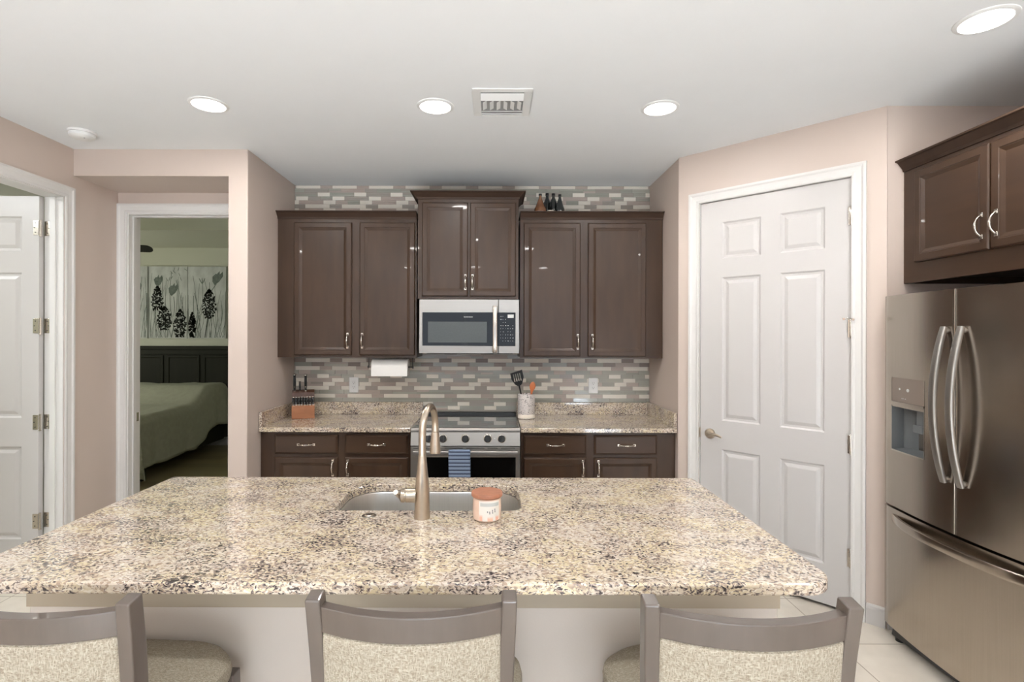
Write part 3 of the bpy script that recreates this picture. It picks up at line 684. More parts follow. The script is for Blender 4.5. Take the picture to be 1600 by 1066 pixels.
# slotted turner
mx = Matrix.Translation((CX-.005, CY, .95)) @ Matrix.Rotation(math.radians(-13), 4, 'Y') @ Matrix.Rotation(math.radians(4), 4, 'X')
t = thing('spatula', None, 'black slotted spatula standing in the speckled crock', 'spatula', mx=mx)
MB(mx).tube([(0, 0, .0), (0, 0, .10), (0, 0, .20), (0, 0, .235)], [.005, .006, .006, .007], 10).build('handle', 'black', t, smooth=True)
b = MB(mx); out = [(-.012, .225), (-.034, .25), (-.046, .285), (-.050, .335), (.050, .345), (.048, .295), (.038, .255), (.014, .225)]
slots = [(-.030+.0165*i, -.022+.0165*i) for i in range(4)]
zl, zh = .262, .322
xs = sorted({-.048, .048, *[v for s_ in slots for v in s_]})
for i in range(len(xs)-1):
    a, c = xs[i], xs[i+1]
    bot = lambda x: .226+max(0, (abs(x)-.012))*.9+max(0, abs(x)-.036)*2.2
    top = lambda x: .339+.1*x
    if (a, c) in slots:
        segs = [(bot, lambda x: zl), (lambda x: zh, top)]
    else: segs = [(bot, top)]
    for f0, f1 in segs:
        b.add([(a, -.001, f0(a)), (c, -.001, f0(c)), (c, -.001, f1(c)), (a, -.001, f1(a)), (a, .002, f0(a)), (c, .002, f0(c)), (c, .002, f1(c)), (a, .002, f1(a))],
              [(0, 1, 2, 3), (7, 6, 5, 4), (0, 4, 5, 1), (1, 5, 6, 2), (2, 6, 7, 3), (3, 7, 4, 0)])
b.build('blade', 'black', t)
mx = Matrix.Translation((CX+.014, CY-.01, .95)) @ Matrix.Rotation(math.radians(9), 4, 'Y')
b = MB(mx); b.tube([(0, 0, 0), (0, 0, .1), (0, 0, .17), (0, 0, .185), (0, 0, .20), (0, 0, .22), (0, 0, .24), (0, 0, .253)], [.005, .006, .007, .012, .020, .024, .018, .006], 16, flat=(1, .3, (1, 0, 0)))
b.build('wooden_spoon', 'orangewood', smooth=True, label='orange-brown wooden spoon standing in the speckled crock', cat='spoon')

# bottles on the cabinet
def bottle(x, y, z, h, rb, rn, mats, label, cone=False):
    t = thing('bottle', (x, y, z), label, 'bottle', 'bottles on top of the right wall cabinet')
    sh = .55*h if not cone else .25*h
    b = MB(); b.lathe([(0, 0), (rb*.92, 0), (rb, .008), (rb, sh), (rb*.85, sh+.08*h), (rn*1.1, .80*h), (rn, .84*h), (rn, .93*h)], (x, y, z), seg=24); b.build('glass', mats, t, smooth=True)
    MB().lathe([(rn*1.25, .9*h), (rn*1.25, h), (0, h)], (x, y, z), seg=20).build('cap', 'black', t, smooth=True)
z0 = 2.4925
bottle(.372-.01, 4.03, z0, .155, .046, .010, 'amber', 'amber glass bottle with a black cap, leftmost on the cabinet top', True)
bottle(.425, 4.13, z0, .185, .030, .011, 'darkglass', 'dark bottle behind the amber one on the cabinet top')
bottle(.468, 4.08, z0, .170, .030, .011, 'darkglass', 'dark bottle, second from the right on the cabinet top')
bottle(.512, 4.03, z0, .150, .036, .010, 'darkglass', 'dark cone-shaped bottle, rightmost on the cabinet top', True)
b = MB(); b.lathe([(0, 0), (.018, 0), (.026, .010), (.027, .014), (.0, .016)], (.437, 3.985, z0), seg=24)
b.build('small_dish', 'cream', smooth=True, label='small cream dish in front of the dark bottles on the cabinet', cat='dish')

# ------------------------------------------------------------------ island
t = thing('kitchen_island', (-.27, 2.0, 0), 'kitchen island base, pale painted wall on the seating side', 'island')
MB().box(-1.41, .872, 1.60, 1.72, 0, .8828).build('knee_wall', 'islandwall', t, bevel=.004)
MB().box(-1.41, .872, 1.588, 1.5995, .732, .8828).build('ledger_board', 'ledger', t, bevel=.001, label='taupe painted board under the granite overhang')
MB().box(-1.41, -1.385, 1.7205, 2.33, .1, .8828).box(.845, .872, 1.7205, 2.33, .1, .8828).box(-1.385, .845, 2.31, 2.33, .1, .8828).box(-1.385, .845, 1.7205, 2.31, .1, .13).box(-1.38, .84, 1.76, 2.26, 0, .0995).build('cabinet_body', 'wood', t)
for k in range(4):
    x0 = -1.39+k*.565
    b = MB(Matrix(((-1, 0, 0, 0), (0, -1, 0, 2.352), (0, 0, 1, 0), (0, 0, 0, 1)))); b.rings(-x0-.55, -x0, .115, .86, DPROF); b.add([(-x0-.55, .02, .115), (-x0, .02, .115), (-x0, .02, .86), (-x0-.55, .02, .86)], [(0, 1, 2, 3)])
    b.build('door', 'wood', t)
SX0, SX1, SY0, SY1 = -.588, .108, 1.925, 2.266
hole = rrect(SX0, SX1, SY0, SY1, [.045, .045, .13, .13], 10)
outer = rrect(-1.447, .907, 1.358, 2.378, [.085, .085, .02, .02], 10)
def island_top():
    bm = bmesh.new(); zt, zb = .915, .883
    e = .006
    def ring(pts, z): return [bm.verts.new((x, y, z)) for x, y in pts]
    def inset(pts, d):
        n = len(pts); out = []
        for i in range(n):
            p0, p1, p2 = Vector(pts[i-1]), Vector(pts[i]), Vector(pts[(i+1) % n])
            a = (p2-p0).normalized(); nn = Vector((-a.y, a.x)); out.append(tuple(p1+nn*d))
        return out
    levels_o = [(inset(outer, e), zt), (inset(outer, e*.3), zt-e*.3), (outer, zt-e), (outer, zb+e), (inset(outer, e*.3), zb+e*.3), (inset(outer, e), zb)]
    ro = [ring(p, z) for p, z in levels_o]
    ho = [(inset(hole, -.003), zt), (hole, zt-.003), (hole, zb)]
    rh = [ring(p, z) for p, z in ho]
    for rr in (ro, rh):
        for j in range(len(rr)-1):
            n = len(rr[j])
            for k in range(n): bm.faces.new((rr[j][k], rr[j][(k+1) % n], rr[j+1][(k+1) % n], rr[j+1][k]))
    for a, c in ((ro[0], rh[0]), (ro[-1], rh[-1])):
        ed = []
        for r in (a, c):
            n = len(r)
            for k in range(n): ed.append(bm.edges.get((r[k], r[(k+1) % n])) or bm.edges.new((r[k], r[(k+1) % n])))
        bmesh.ops.triangle_fill(bm, use_beauty=True, edges=ed)
    bmesh.ops.recalc_face_normals(bm, faces=bm.faces)
    me = bpy.data.meshes.new('island_countertop'); bm.to_mesh(me); bm.free(); me.materials.append(M['granite'])
    o = bpy.data.objects.new('island_countertop', me); COL.objects.link(o)
    return o
set_props(island_top(), 'large speckled cream and grey granite slab covering the kitchen island', 'countertop')
# sink
def loop(pts, z): return [(x, y, z) for x, y in pts]
b = MB(); lv = []
def off(pts, d):
    n = len(pts); out = []
    for i in range(n):
        p0, p1, p2 = Vector(pts[i-1]), Vector(pts[i]), Vector(pts[(i+1) % n]); a = (p2-p0).normalized(); nn = Vector((-a.y, a.x)); out.append(tuple(p1+nn*d))
    return out
seq = [(-.02, .8815), (.004, .8815), (.006, .876), (.008, .75), (.012, .69), (.03, .672), (.06, .668)]
n = len(hole)
vs = []
for d_, z in seq: vs += loop(off(hole, d_), z)
fs = [(j*n+k, j*n+(k+1) % n, (j+1)*n+(k+1) % n, (j+1)*n+k) for j in range(len(seq)-1) for k in range(n)]; fs.append(tuple(range((len(seq)-1)*n, len(seq)*n)))
b.add(vs, fs)
t = thing('sink', (-.24, 2.1, .668), 'stainless undermount sink set into the island granite', 'sink')
o = b.build('basin', 'sinksteel', t, smooth=True)
MB().lathe([(.0, .001), (.03, .001), (.042, .004), (.045, .001)], (-.24, 2.12, .6685), seg=28).build('drain', 'nickel', t, smooth=True)
# faucet
FX, FY = -.247, 1.846
t = thing('faucet', (FX, FY, .915), 'satin nickel gooseneck faucet standing on the island behind the sink bowl', 'faucet')
b = MB(); b.lathe([(0, .0005), (.0285, .0005), (.0285, .004), (.0268, .03), (.026, .075), (.024, .12), (.019, .165), (.0155, .20), (.014, .22), (.0125, .2205)], (FX, FY, .915), seg=36); body = b.build('body', 'faucetm', t, smooth=True)
b = MB(); P = [(FX, FY, 1.13), (FX, FY, 1.18)]; cy = .098
for i in range(0, 15):
    a = PI-(PI*1.03)*i/14; P.append((FX+.024*(1+math.cos(a))/2, FY+cy*(1+math.cos(a)), 1.205+.088*math.sin(a)))
b.tube(P, .0128, 20); b.build('spout', 'faucetm', t, smooth=True)
e = Vector(P[-1]); dn = Vector((0, -.03, -1)).normalized(); b = MB()
b.tube([e-dn*.004, e+dn*.012, e+dn*.0125, e+dn*.014, e+dn*.05, e+dn*.085, e+dn*.097], [.0135, .0135, .0125, .0145, .0180, .0215, .0205], 24); b.build('spray_head', 'faucetm', t, smooth=True)
b = MB(); b.lathe([(.0, .0), (.0225, .0), (.0245, -.006), (.0245, -.034), (.022, -.036), (.022, -.040), (.0245, -.041), (.0235, -.052), (.015, -.058), (.0, -.060)], (FX-.020, FY-.004, .995), 'X', 28)
h = b.build('valve', 'faucetm', body, smooth=True)
b = MB(); b.tube([(FX-.078, FY-.01, .995), (FX-.084, FY-.025, 1.006), (FX-.083, FY-.045, 1.016), (FX-.082, FY-.062, 1.024)], [.009, .0085, .007, .0085], 14); b.build('lever', 'faucetm', body, smooth=True)
b = MB(); b.lathe([(0, .0005), (.026, .0005), (.026, .003), (.020, .005), (.016, .004), (.014, .008), (0, .009)], (-.437, 1.862, .915), seg=32)
b.build('sink_button', 'nickel', smooth=True, label='round nickel push button set in the granite left of the faucet', cat='button')
# candle
KX, KYc = -.019, 1.842
t = thing('candle_jar', (KX, KYc, .915), 'small peach candle jar with a copper-brown lid on the island', 'candle')
MB().lathe([(0, .0005), (.044, .0005), (.049, .006), (.050, .02), (.0505, .05), (.049, .078), (0, .080)], (KX, KYc, .915), seg=40).build('jar', 'candle', t, smooth=True)
def patch(a0, a1, z0, z1, r, mi=0, n=20, b=None, wav=0):
    b = b or MB(); vs = []
    for k in range(n+1):
        a = a0+(a1-a0)*k/n; x, y = KX+r*math.sin(a), KYc-r*math.cos(a)
        vs += [(x, y, z0), (x, y, z1+wav*math.sin(k*1.7))]
    b.add(vs, [(2*k, 2*k+2, 2*k+3, 2*k+1) for k in range(n)], mi); return b
b = patch(-.55, .95, .922, .990, .0512); lb = b.build('label', 'label', t)
patch(-.45, .9, .972, .984, .0515).build('label_band', 'labelgrey', lb)
b = MB()
for a0, zz in ((.02, .951), (.16, .950), (.17, .946), (.36, .955), (.37, .948), (.53, .958), (.54, .951)): patch(a0, a0+.06, zz, zz+.006, .0516, n=3, b=b)
b.build('label_lettering', 'greymark', lb)
b = patch(.05, .42, .9225, .934, .05155, wav=.004); b = patch(-.52, -.3, .9225, .940, .05155, b=b, wav=.005); b = patch(.62, .9, .9225, .936, .05155, b=b, wav=.004); b.build('label_flowers', 'blush', lb)
MB().lathe([(.0, .0805), (.052, .0805), (.055, .083), (.055, .092), (.053, .095), (0, .095)], (KX, KYc, .915), seg=40).build('lid', 'copperlid', t, smooth=True)

# ------------------------------------------------------------------ bar stools
def stool():
    t = thing('bar_stool', (0, 0, 0), 'x', 'bar stool', 'upholstered bar stools at the island')
    b = MB()   # seat cushion
    nx, ny = 20, 16; vs = []; hw, hd = .268, .215
    def sq(u, v):   # superellipse-like rounding of the plan, narrower at the back
        k = 1-.30*(abs(u)**4)*(abs(v)**4); wd = hw*(1-.09*(1-v)/2)
        return u*wd*k, v*hd*k
    for lay, (zz, ins) in enumerate(((.585, .93), (.600, .985), (.622, 1.0), (.638, .985))):
        for k in range(64):
            a = 2*PI*k/64; cu, cv = math.cos(a), math.sin(a)
            u = math.copysign(abs(cu)**.42, cu); v = math.copysign(abs(cv)**.42, cv); x, y = sq(u, v); vs.append((x*ins, y*ins, zz))
    for ins, zz in ((.93, .648), (.80, .655), (.5, .661), (.2, .663)):
        for k in range(64):
            a = 2*PI*k/64; cu, cv = math.cos(a), math.sin(a)
            u = math.copysign(abs(cu)**.42, cu); v = math.copysign(abs(cv)**.42, cv); x, y = sq(u, v); vs.append((x*ins, y*ins, zz))
    L = 8; fs = [(j*64+k, j*64+(k+1) % 64, (j+1)*64+(k+1) % 64, (j+1)*64+k) for j in range(L-1) for k in range(64)]
    fs += [tuple(reversed(range(64))), tuple(range((L-1)*64, L*64))]
    b.add(vs, fs).build('seat', 'fabric', t, smooth=True)
    b = MB(); b.box(-.205, .205, .165, .187, .515, .583).box(-.222, -.200, -.165, .165, .515, .583).box(.200, .222, -.165, .165, .515, .583).box(-.2, .2, -.195, -.173, .515, .583); b.build('seat_frame', 'stoolwood', t, bevel=.002)
    for s_ in (-1, 1):
        b = MB(); x0, x1 = s_*.212, s_*.212
        tw, bw = .0175, .013
        b.add([(s_*.222-tw, .145, .584), (s_*.222+tw, .145, .584), (s_*.222+tw, .185, .584), (s_*.222-tw, .185, .584),
               (s_*.232-bw, .175, 0), (s_*.232+bw, .175, 0), (s_*.232+bw, .203, 0), (s_*.232-bw, .203, 0)],
              [(0, 1, 2, 3), (7, 6, 5, 4), (0, 4, 5, 1), (1, 5, 6, 2), (2, 6, 7, 3), (3, 7, 4, 0)]); b.build('leg', 'stoolwood', t, bevel=.003)
        # rear leg rising into a back post: swept profile in the side plane
        b = MB(); prof = [(-.235, 0, .018), (-.212, .25, .020), (-.193, .50, .023), (-.185, .62, .024), (-.190, .74, .024), (-.203, .86, .023), (-.222, .985, .021)]
        vs = []
        for y, z, hh in prof:
            xc = s_*(.200+.013*max(0, (z-.62))/.365)
            vs += [(xc-.0165, y-hh, z), (xc+.0165, y-hh, z), (xc+.0165, y+hh, z+(.006 if z > .98 else 0)), (xc-.0165, y+hh, z+(.006 if z > .98 else 0))]
        fs = [(4*j+k, 4*j+(k+1) % 4, 4*(j+1)+(k+1) % 4, 4*(j+1)+k) for j in range(len(prof)-1) for k in range(4)]+[(3, 2, 1, 0), tuple(range(4*len(prof)-4, 4*len(prof)))]
        b.add(vs, fs).build('post', 'stoolwood', t, bevel=.004, seg=3)
    def bowed(z0, z1, th, bow, y0f, name, m, bev, N=24, xw=.1985, crown_=0):
        b = MB(); vs = []
        for i in range(N+1):
            u = -1+2*i/N; x = u*xw; cv = bow*(1-u*u)
            for z in (z0, z1):
                yc = y0f(z)-cv; vs += [(x, yc-th/2, z), (x, yc+th/2, z)]
        fs = []
        for i in range(N):
            a = 4*i; c = a+4; fs += [(a, c, c+2, a+2), (a+1, a+3, c+3, c+1), (a+2, c+2, c+3, a+3), (a, a+1, c+1, c)]
        fs += [(0, 2, 3, 1), (4*N, 4*N+1, 4*N+3, 4*N+2)]
        return b.add(vs, fs).build(name, m, t, bevel=bev, seg=3)
    yf = lambda z: -.185-.037*max(0, z-.62)/.365
    bowed(.909, .967, .030, .046, yf, 'top_rail', 'stoolwood', .003)
    bowed(.70, .730, .026, .045, yf, 'lower_rail', 'stoolwood', .003)
    bowed(.728, .911, .036, .044, yf, 'back_panel', 'fabric', .012, xw=.1975)
    b = MB(); b.box(-.218, .218, .165, .185, .20, .225); b.build('footrest', 'stoolwood', t, bevel=.003)
    for s_ in (-1, 1):
        b = MB(); b.box(s_*.222-.010, s_*.222+.010, -.20, .17, .27, .292); b.build('stretcher', 'stoolwood', t, bevel=.003)
    return t
s0 = stool()
for i, (x, y, a, lb) in enumerate(((-.985, 1.365, -3, 'grey wood bar stool with oatmeal fabric, leftmost at the island, cut by the frame'),
                               (-.175, 1.372, 0, 'grey wood bar stool with oatmeal fabric, middle one, below the faucet'),
                               (.560, 1.350, -1.5, 'grey wood bar stool with oatmeal fabric, rightmost, by the island corner'))):
    o = s0 if i == 0 else copy_tree(s0)
    o.location = (x, y, 0); o.rotation_euler = (0, 0, math.radians(a)); o['label'] = lb

# ------------------------------------------------------------------ refrigerator
FR = Matrix(((0, 1, 0, 2.045), (-1, 0, 0, 2.735), (0, 0, 1, 0), (0, 0, 0, 1)))
t = thing('refrigerator', (2.4, 2.27, 0), 'stainless french door refrigerator with bottom freezer and water dispenser', 'refrigerator')
FW = .922; bow = lambda u: -.042*math.sin(PI*u/FW)**.8 if 0 < u < FW else 0
MB(FR).box(.012, FW-.012, .075, .78, .06, 1.752).build('body', 'darkgrey', t)
def fdoor(name, u0, u1, z0, z1, cut=None, N=24):
    b = MB(FR); us = [u0+(u1-u0)*i/N for i in range(N+1)]
    zs = [z0, z1]
    if cut: us = sorted({*us, cut[0], cut[1]}); zs = [z0, cut[2], cut[3], z1]
    rd = .0025
    def yy(u):
        e = min(u-u0, u1-u); return bow(u)+(rd-math.sqrt(max(0, rd*rd-(rd-min(e, rd))**2)))
    us = sorted({*us, u0+.0005, u0+.0013, u0+.0025, u1-.0005, u1-.0013, u1-.0025})
    for i in range(len(us)-1):
        a, c = us[i], us[i+1]
        for j in range(len(zs)-1):
            if cut and cut[0]-1e-6 <= a and c <= cut[1]+1e-6 and j == 1: continue
            b.add([(a, yy(a), zs[j]), (c, yy(c), zs[j]), (c, yy(c), zs[j+1]), (a, yy(a), zs[j+1])], [(0, 1, 2, 3)])
        b.add([(a, yy(a), z0), (c, yy(c), z0), (c, .072, z0), (a, .072, z0)], [(0, 1, 2, 3)])
        b.add([(a, yy(a), z1), (c, yy(c), z1), (c, .072, z1), (a, .072, z1)], [(0, 1, 2, 3)])
    b.add([(u0, rd+bow(u0), z0), (u0, .072, z0), (u0, .072, z1), (u0, rd+bow(u0), z1), (u1, rd+bow(u1), z0), (u1, .072, z0), (u1, .072, z1), (u1, rd+bow(u1), z1)], [(0, 1, 2, 3), (7, 6, 5, 4), (1, 2, 6, 5)])
    return b.build(name, 'steel', t, smooth=True), yy
DC = (.062, .292, .985, 1.352)
dl, yy = fdoor('door', 0, .4595, .700, 1.766, DC)
dr, _ = fdoor('door', .4635, FW, .700, 1.766)
fz, _ = fdoor('freezer_drawer', 0, FW, .080, .688)
# dispenser
b = MB(FR); u0, u1 = DC[0], DC[1]; ya, yb = bow(u0), bow(u1); N = 8
def strip(b, z0, z1, dy0, dy1, mi=0, a=u0, c=u1):
    for i in range(N):
        p, q = a+(c-a)*i/N, a+(c-a)*(i+1)/N
        b.add([(p, bow(p)+dy0, z0), (q, bow(q)+dy0, z0), (q, bow(q)+dy1, z1), (p, bow(p)+dy1, z1)], [(0, 1, 2, 3)], mi)
strip(b, 1.232, 1.352, .001, .001); strip(b, 1.232, 1.232, 0, .02)
disp = b.build('dispenser_panel', 'dispctl', dl)
b = MB(FR); strip(b, 1.205, 1.232, .001, -.004); strip(b, 1.205, 1.205, .001, .07); b.build('dispenser_lip', 'steel', disp)
b = MB(FR)
b.add([(u0, ya, .985), (u0, .078, .985), (u0, .078, 1.21), (u0, ya, 1.21)], [(0, 1, 2, 3)]); b.add([(u1, yb, .985), (u1, .078, .985), (u1, .078, 1.21), (u1, yb, 1.21)], [(0, 1, 2, 3)])
for i in range(10):
    p, q = u0+(u1-u0)*i/10, u0+(u1-u0)*(i+1)/10; g = lambda u: .05+.028*math.sin(PI*(u-u0)/(u1-u0))
    b.add([(p, g(p), .985), (q, g(q), .985), (q, g(q), 1.21), (p, g(p), 1.21)], [(0, 1, 2, 3)])
b.add([(u0, ya, .985), (u1, yb, .985), (u1, .078, .995), (u0, .078, .995)], [(0, 1, 2, 3)]); b.add([(u0, ya, 1.21), (u1, yb, 1.21), (u1, .078, 1.21), (u0, .078, 1.21)], [(0, 1, 2, 3)])
b.build('dispenser_recess', 'greyplastic', disp, smooth=False)
b = MB(FR); b.box(.19, .23, .01, .035, 1.12, 1.205).box(.18, .24, .0, .02, 1.09, 1.13); b.build('dispenser_paddle', 'greyplastic', disp, bevel=.004)
b = MB(FR); strip(b, .982, .989, -.002, -.002, a=u0, c=u1); strip(b, .982, 1.352, -.001, -.001, a=u0-.003, c=u0); strip(b, .982, 1.352, -.001, -.001, a=u1, c=u1+.003); b.build('dispenser_frame', 'nickel', disp)
b = MB(FR)
for u, z in ((.125, 1.297), (.185, 1.295)): b.lathe([(.0, 0), (.006 if u < .15 else .009, 0), (.004, -.001)], (u, bow(u)-.0005, z), 'Y', 8)
for u in (.14, .15, .165): b.box(u, u+.004, bow(u)-.001, bow(u)+.001, 1.25, 1.253)
b.build('dispenser_icons', 'mark', disp)
def fhandle(u, par):
    P = []; R = []
    for i in range(25):
        s_ = -1+2*i/24; z = 1.258+s_*.343; P.append((u, -.053-.050*(1-s_*s_), z)); R.append(.0165*(1-.18*abs(s_)**6))
    b = MB(FR); b.tube(P, R, 20, flat=(1, .6, (1, 0, 0)))
    for s_ in (-1, 1): b.tube([(u, -.030, 1.258+s_*.325), (u, -.056, 1.258+s_*.330)], .012, 12)
    return b.build('handle', 'steelh', par, smooth=True)
fhandle(.417, dl); fhandle(.503, dr)
b = MB(FR); P = []; R = []
for i in range(33):
    s_ = -1+2*i/32; u = FW/2+s_*(FW/2-.075); P.append((u, bow(u)+.004-.046*max(0, 1-abs(s_)**3.2), .640)); R.append(.020)
b.tube(P, R, 16, flat=(1.05, .45, (0, 0, 1))); b.build('handle', 'steel', fz, smooth=True)
b = MB(FR); b.extrude_x([(.02, .018), (.03, .078), (.10, .078), (.10, .018)], .02, FW-.02); b.build('toe_grille', 'darkgrey', t, bevel=.004)
for u in (.04, FW-.06):
    b = MB(FR); b.lathe([(.022, 0), (.022, .03), (.015, .055)], (u+.01, .045, 0), seg=16); b.build('foot', 'black', t, smooth=True)

# ------------------------------------------------------------------ ceiling fixtures
def can(x, y, lb, grp='recessed ceiling lights', W=LIGHT_W):
    t = thing('recessed_light', (x, y, CEIL), lb, 'ceiling light', grp)
    MB().lathe([(.082, -.004), (.083, -.008), (.090, -.008), (.099, -.003), (.100, 0)], (x, y, CEIL), seg=48, cap=False).build('trim_ring', 'white', t, smooth=True)
    MB().lathe([(0, -.0045), (.0825, -.0045), (.0825, -.002)], (x, y, CEIL), seg=48, cap=False).build('lens', 'lamp', t, smooth=True)
    l = area('lamp', (x, y, CEIL-.012), (0, 0, 0), .15, .15, W, (1, .975, .955), 'DISK')
    return t
can(-1.522, 2.805, 'round lit ceiling light, leftmost of the row of three, above the doorways')
can(-.312, 2.82, 'round lit ceiling light just left of the air vent')
can(.900, 2.835, 'round lit ceiling light right of the air vent, nearest the pantry wall')
can(1.912, 2.04, 'large-looking round lit ceiling light in the top right corner')
for x in (-1.52, -.31, .9): can(x, -1.5, 'round lit ceiling light behind the camera over the living side', 'living side ceiling lights', 8)
for x in (-1.1, .5): can(x, .55, 'added unseen ceiling light overhead just in front of the bar stools, brightening the seats', 'added ceiling lights over the stools', 11)  # out-of-view pair added to throw more top light on the stool seats
# vent
t = thing('air_vent', (.045, 2.77, CEIL-.03), 'white rectangular ceiling air vent between two round lights', 'vent')
vx0, vx1, vy0, vy1 = -.107, .198, 2.61, 2.932
b = MB(); z1 = CEIL-.0005; z0 = CEIL-.006; ix0, ix1, iy0, iy1 = vx0+.042, vx1-.042, vy0+.035, vy1-.035
b.box(vx0, vx1, vy0, iy0, z0, z1).box(vx0, vx1, iy1, vy1, z0, z1).box(vx0, ix0, iy0, iy1, z0, z1).box(ix1, vx1, iy0, iy1, z0, z1); b.build('frame', 'white', t, bevel=.002)
MB().box(ix0, ix1, iy0, iy1, z1-.001, z1).build('backing', 'ventback', t)
for y, an in ((iy0+.012, -25), (iy0+.036, -25), (iy0+.060, -25), (iy1-.05, 34), (iy1-.022, 34), (iy1+.004, 34)):
    mx = Matrix.Translation(((ix0+ix1)/2, y, CEIL-.014)) @ Matrix.Rotation(math.radians(an), 4, 'X')
    MB(mx).box(-(ix1-ix0)/2, (ix1-ix0)/2, -.0095, .0095, -.001, .001).build('louver', 'white', t)
for k in range(6):
    x = ix0+.02+k*(ix1-ix0-.04)/5; an = -28 if k < 3 else 28
    mx = Matrix.Translation((x, (iy0+iy1)/2+.012, CEIL-.012)) @ Matrix.Rotation(math.radians(an), 4, 'Y')
    MB(mx).box(-.011, .011, -.045, .045, -.001, .001).build('vane', 'white', t)
# smoke detector
t = thing('smoke_detector', (-2.50, 3.19, CEIL-.045), 'round white smoke detector on the ceiling at the left corner', 'smoke detector')
MB().lathe([(.074, 0), (.074, -.012), (.070, -.014)], (-2.50, 3.19, CEIL), seg=40).build('base_plate', 'white', t, smooth=True)
MB().lathe([(.066, -.013), (.068, -.018), (.066, -.030), (.055, -.040), (.03, -.044), (0, -.045)], (-2.50, 3.19, CEIL), seg=40).build('cover', 'white', t, smooth=True)
MB().lathe([(.004, -.0455), (.004, -.0435)], (-2.47, 3.17, CEIL), seg=10).build('test_button', 'greymark', t)

# ------------------------------------------------------------------ bedroom
BX1 = -3.70; BX0 = -5.35; BY0, BY1 = 5.45, 7.22
t = thing('bed', (-4.5, 6.3, 0), 'dark wooden bed with a tall paneled headboard in the bedroom', 'bed')
b = MB(); b.box(-5.55, -3.50, 7.25, 7.31, .15, 1.36).box(-5.58, -3.47, 7.235, 7.325, 1.36, 1.405).box(-5.50, -3.55, 7.236, 7.25, 1.29, 1.35)
hb = b.build('headboard', 'dark', t, bevel=.004)
for k in range(4):
    x0 = -5.50+k*.50; b = MB(F(7.238)); b.rings(x0, x0+.455, .5, 1.28, [(0, .012), (.004, 0), (.03, 0), (.04, .008)]); b.build('panel', 'dark', hb)
b = MB(); b.box(BX1-.04, BX1-.01, BY0+.1, 7.25, .13, .33).box(BX0+.01, BX0+.04, BY0+.1, 7.25, .13, .33).box(BX0+.01, BX1-.01, BY0+.07, BY0+.10, .13, .33); b.build('rail', 'dark', t, bevel=.004)
for x in (-3.60, -5.45): MB().box(x-.04, x+.04, 7.24, 7.32, 0, .16).build('leg', 'dark', t)
for x in (BX1-.08, BX0+.02): MB().box(x, x+.06, BY0+.12, BY0+.18, 0, .13).build('leg', 'dark', t)
b = MB(); b.box(BX0+.04, BX1-.04, BY0+.1, 7.24, .33, .62); b.build('mattress', 'mattress', t, bevel=.05, seg=4)
# comforter
def comforter():
    b = MB(); NU, NV = 70, 60; vs = []
    drop_side, drop_foot = .60, .68
    for j in range(NV+1):
        for i in range(NU+1):
            s_ = -.6+(BX1-BX0+1.2)*i/NU; v = -drop_foot+(BY1-BY0+drop_foot)*j/NV
            W_ = BX1-BX0
            a = max(0, -s_, s_-W_); f_ = max(0, -v)
            x = BX0+min(max(s_, 0), W_); y = BY0+max(v, 0)
            top = .70+.20*max(0, min(1, (y-6.35)/.5))**1*(3-2*max(0, min(1, (y-6.35)/.5)))*max(0, min(1, (y-6.35)/.5))
            r = .10
            def hang(d):   # horizontal, vertical offset round the edge
                L = r*PI/2
                if d < L: th = d/r; return r*math.sin(th), r*(1-math.cos(th))
                return r+(d-L)*.03, r+(d-L)
            hx, zx = hang(a); hy, zy = hang(f_)
            sg = 1 if s_ > W_/2 else -1
            z = top-max(zx, zy)-.25*min(zx, zy)*0
            if a > 0 and f_ > 0: hx *= 1.0+.9*f_/drop_foot; hy *= 1+.5*a/drop_side
            x += sg*(hx-r*.6); y += -(hy-r*.6)
            nz = noise.noise(Vector((x*3.2, y*2.6, z*2)))*.022+noise.noise(Vector((x*9, y*5, z*3)))*.009
            wv = noise.noise(Vector((y*5.5, x*5.5, 3)))*.05*min(1, (zx+zy)/.5)
            z = max(.03+.01*noise.noise(Vector((x*5, y*5, 0))), z+nz)
            vs.append((x+sg*wv if a > 0 else x, y-(wv if f_ > 0 else 0), z))
    fs = [(j*(NU+1)+i, j*(NU+1)+i+1, (j+1)*(NU+1)+i+1, (j+1)*(NU+1)+i) for j in range(NV) for i in range(NU)]
    o = b.add(vs, fs).build('comforter', 'comf', smooth=True, label='grey-green comforter draped over the bed in the bedroom', cat='comforter')
    md = o.modifiers.new('thick', 'SOLIDIFY'); md.thickness = .012; md.offset = -1
comforter()

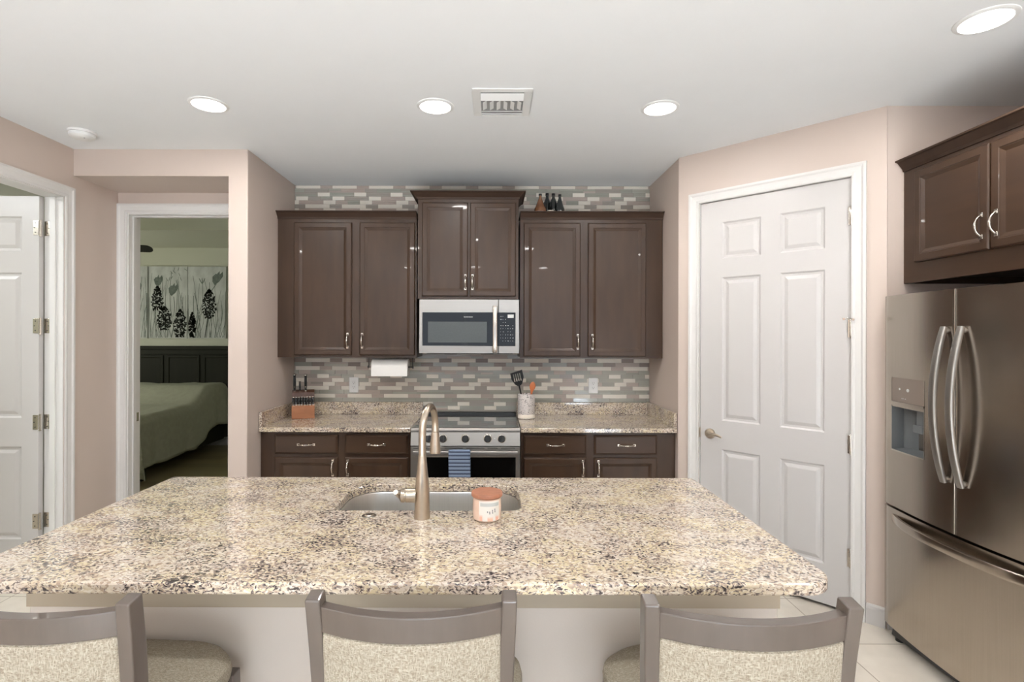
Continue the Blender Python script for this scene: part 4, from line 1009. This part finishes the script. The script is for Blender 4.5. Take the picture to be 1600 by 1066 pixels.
# three floral canvases
def canvas(x0, x1, z0, z1, label, seed):
    t = thing('canvas_painting', ((x0+x1)/2, 7.41, z0), label, 'painting', 'floral canvases above the headboard')
    yb = 7.392
    MB().box(x0, x1, yb, 7.428, z0, z1).build('canvas', 'canvas', t)
    r = random.Random(seed); k = MB(); g = MB(); W_ = x1-x0; H_ = z1-z0
    def blot(b, cx, cz, rx, rz, an=0, n=8):
        if cx-rx < x0 or cx+rx > x1 or cz-rz < z0 or cz+rz > z1: return
        p = [(cx+rx*math.cos(q*2*PI/n)*math.cos(an)-rz*math.sin(q*2*PI/n)*math.sin(an), yb-.0012, cz+rx*math.cos(q*2*PI/n)*math.sin(an)+rz*math.sin(q*2*PI/n)*math.cos(an)) for q in range(n)]
        b.add(p+[(q[0], yb+.0005, q[2]) for q in p], [tuple(range(n))]+[(q, (q+1) % n, n+(q+1) % n, n+q) for q in range(n)])
    def stem(b, p0, p1, w_, bend):
        N_ = 10; vs = []
        for i in range(N_+1):
            u = i/N_; x = p0[0]+(p1[0]-p0[0])*u+bend*math.sin(PI*u); z = p0[1]+(p1[1]-p0[1])*u; x = min(max(x, x0+w_), x1-w_); vs += [(x-w_/2, yb-.001, z), (x+w_/2, yb-.001, z)]
        b.add(vs, [(2*i, 2*i+1, 2*i+3, 2*i+2) for i in range(N_)])
    def lupin(cx, cz, h, wd):
        for _ in range(int(520*h)):
            u = r.random(); ww = wd*math.sin(PI*min(1, u*.85+.15))**.7
            blot(k, cx+r.uniform(-1, 1)*ww, cz+u*h, r.uniform(.006, .014), r.uniform(.008, .018), r.uniform(0, 3))
    def tulip(cx, cz, s_, lean=0):
        pts = [(-.5, .6), (-.9, .2), (-.6, -.5), (0, -1), (.6, -.5), (.95, .25), (.6, .9), (.25, .5), (0, 1), (-.3, .55)]
        p = [(min(max(cx+(a+lean*c)*s_, x0), x1), yb-.0008, cz+c*s_*1.25) for a, c in pts]; g.add(p, [tuple(range(len(p)))])
    for _ in range(30):
        a = r.uniform(x0+.02, x1-.02); stem(g, (a, z0+.01), (a+r.uniform(-.12, .12), z0+r.uniform(.3, .95)*H_), r.uniform(.003, .008), r.uniform(-.05, .05))
    if seed == 1:
        tulip(x0+.13, z0+.80*H_, .07, .1); tulip(x0+.34, z0+.68*H_, .075, .3); stem(g, (x0+.35, z0+.3*H_), (x0+.35, z0+.58*H_), .009, .01)
        lupin(x0+.12, z0+.38*H_, .34*H_, .085); lupin(x0+.22, z0+.12*H_, .32*H_, .10); lupin(x0+.44, z0+.02, .38*H_, .09)
        for _ in range(10): blot(g, x0+r.uniform(.25, .52), z0+r.uniform(.8, .97)*H_, .004, .03, r.uniform(-1.2, 1.2))
    elif seed == 2:
        tulip(x0+.41, z0+.84*H_, .08, .45); lupin(x0+.30, z0+.28*H_, .40*H_, .10); lupin(x0+.06, z0+.02, .34*H_, .05)
        stem(k, (x0+.24, z0+.01), (x0+.28, z0+.3*H_), .010, .0); stem(g, (x0+.33, z0+.66*H_), (x0+.40, z0+.76*H_), .012, 0)
        for an in (-.5, 0, .45): blot(g, x0+.2+an*.05, z0+.80*H_, .006, .045, -an)
    else:
        lupin(x0+.30, z0+.05, .3*H_, .08); tulip(x0+.38, z0+.7*H_, .09)
    g.build('grey_wash_flowers', 'inkgrey', t); k.build('black_blossoms', 'ink', t)
q = 7.4/7.2; zq = lambda z: 1.556+(z-1.556)*q
canvas(-4.845, -4.304, zq(1.512), zq(2.496), 'grey and black floral canvas, middle one, with two grey tulips', 1)
canvas(-4.295, -3.763, zq(1.512), zq(2.496), 'grey and black floral canvas, rightmost above the headboard', 2)
canvas(-5.41, -4.868, zq(1.512), zq(2.496), 'grey floral canvas, leftmost, mostly cut by the door frame', 3)
# ceiling fan
FCX, FCY, FZ = -4.45, 5.50, 2.49
t = thing('ceiling_fan', (FCX, FCY, FZ), 'dark ceiling fan in the bedroom, one blade showing in the doorway', 'ceiling fan')
b = MB(); b.lathe([(.07, .54), (.07, .50), (.015, .49), (.015, .10), (.09, .08), (.11, .03), (.10, -.03), (0, -.05)], (FCX, FCY, FZ), seg=28); b.build('motor', 'black', t, smooth=True)
for k in range(5):
    mx = Matrix.Translation((FCX, FCY, FZ)) @ Matrix.Rotation(2*PI*k/5+.26, 4, 'Z') @ Matrix.Rotation(math.radians(-24), 4, 'X')
    b = MB(mx); b.prism(rrect(.16, .78, -.065, .065, [.03, .06, .06, .03], 6), -.004, .004); b.box(.08, .2, -.02, .02, -.008, -.004); b.build('blade', 'black', t)
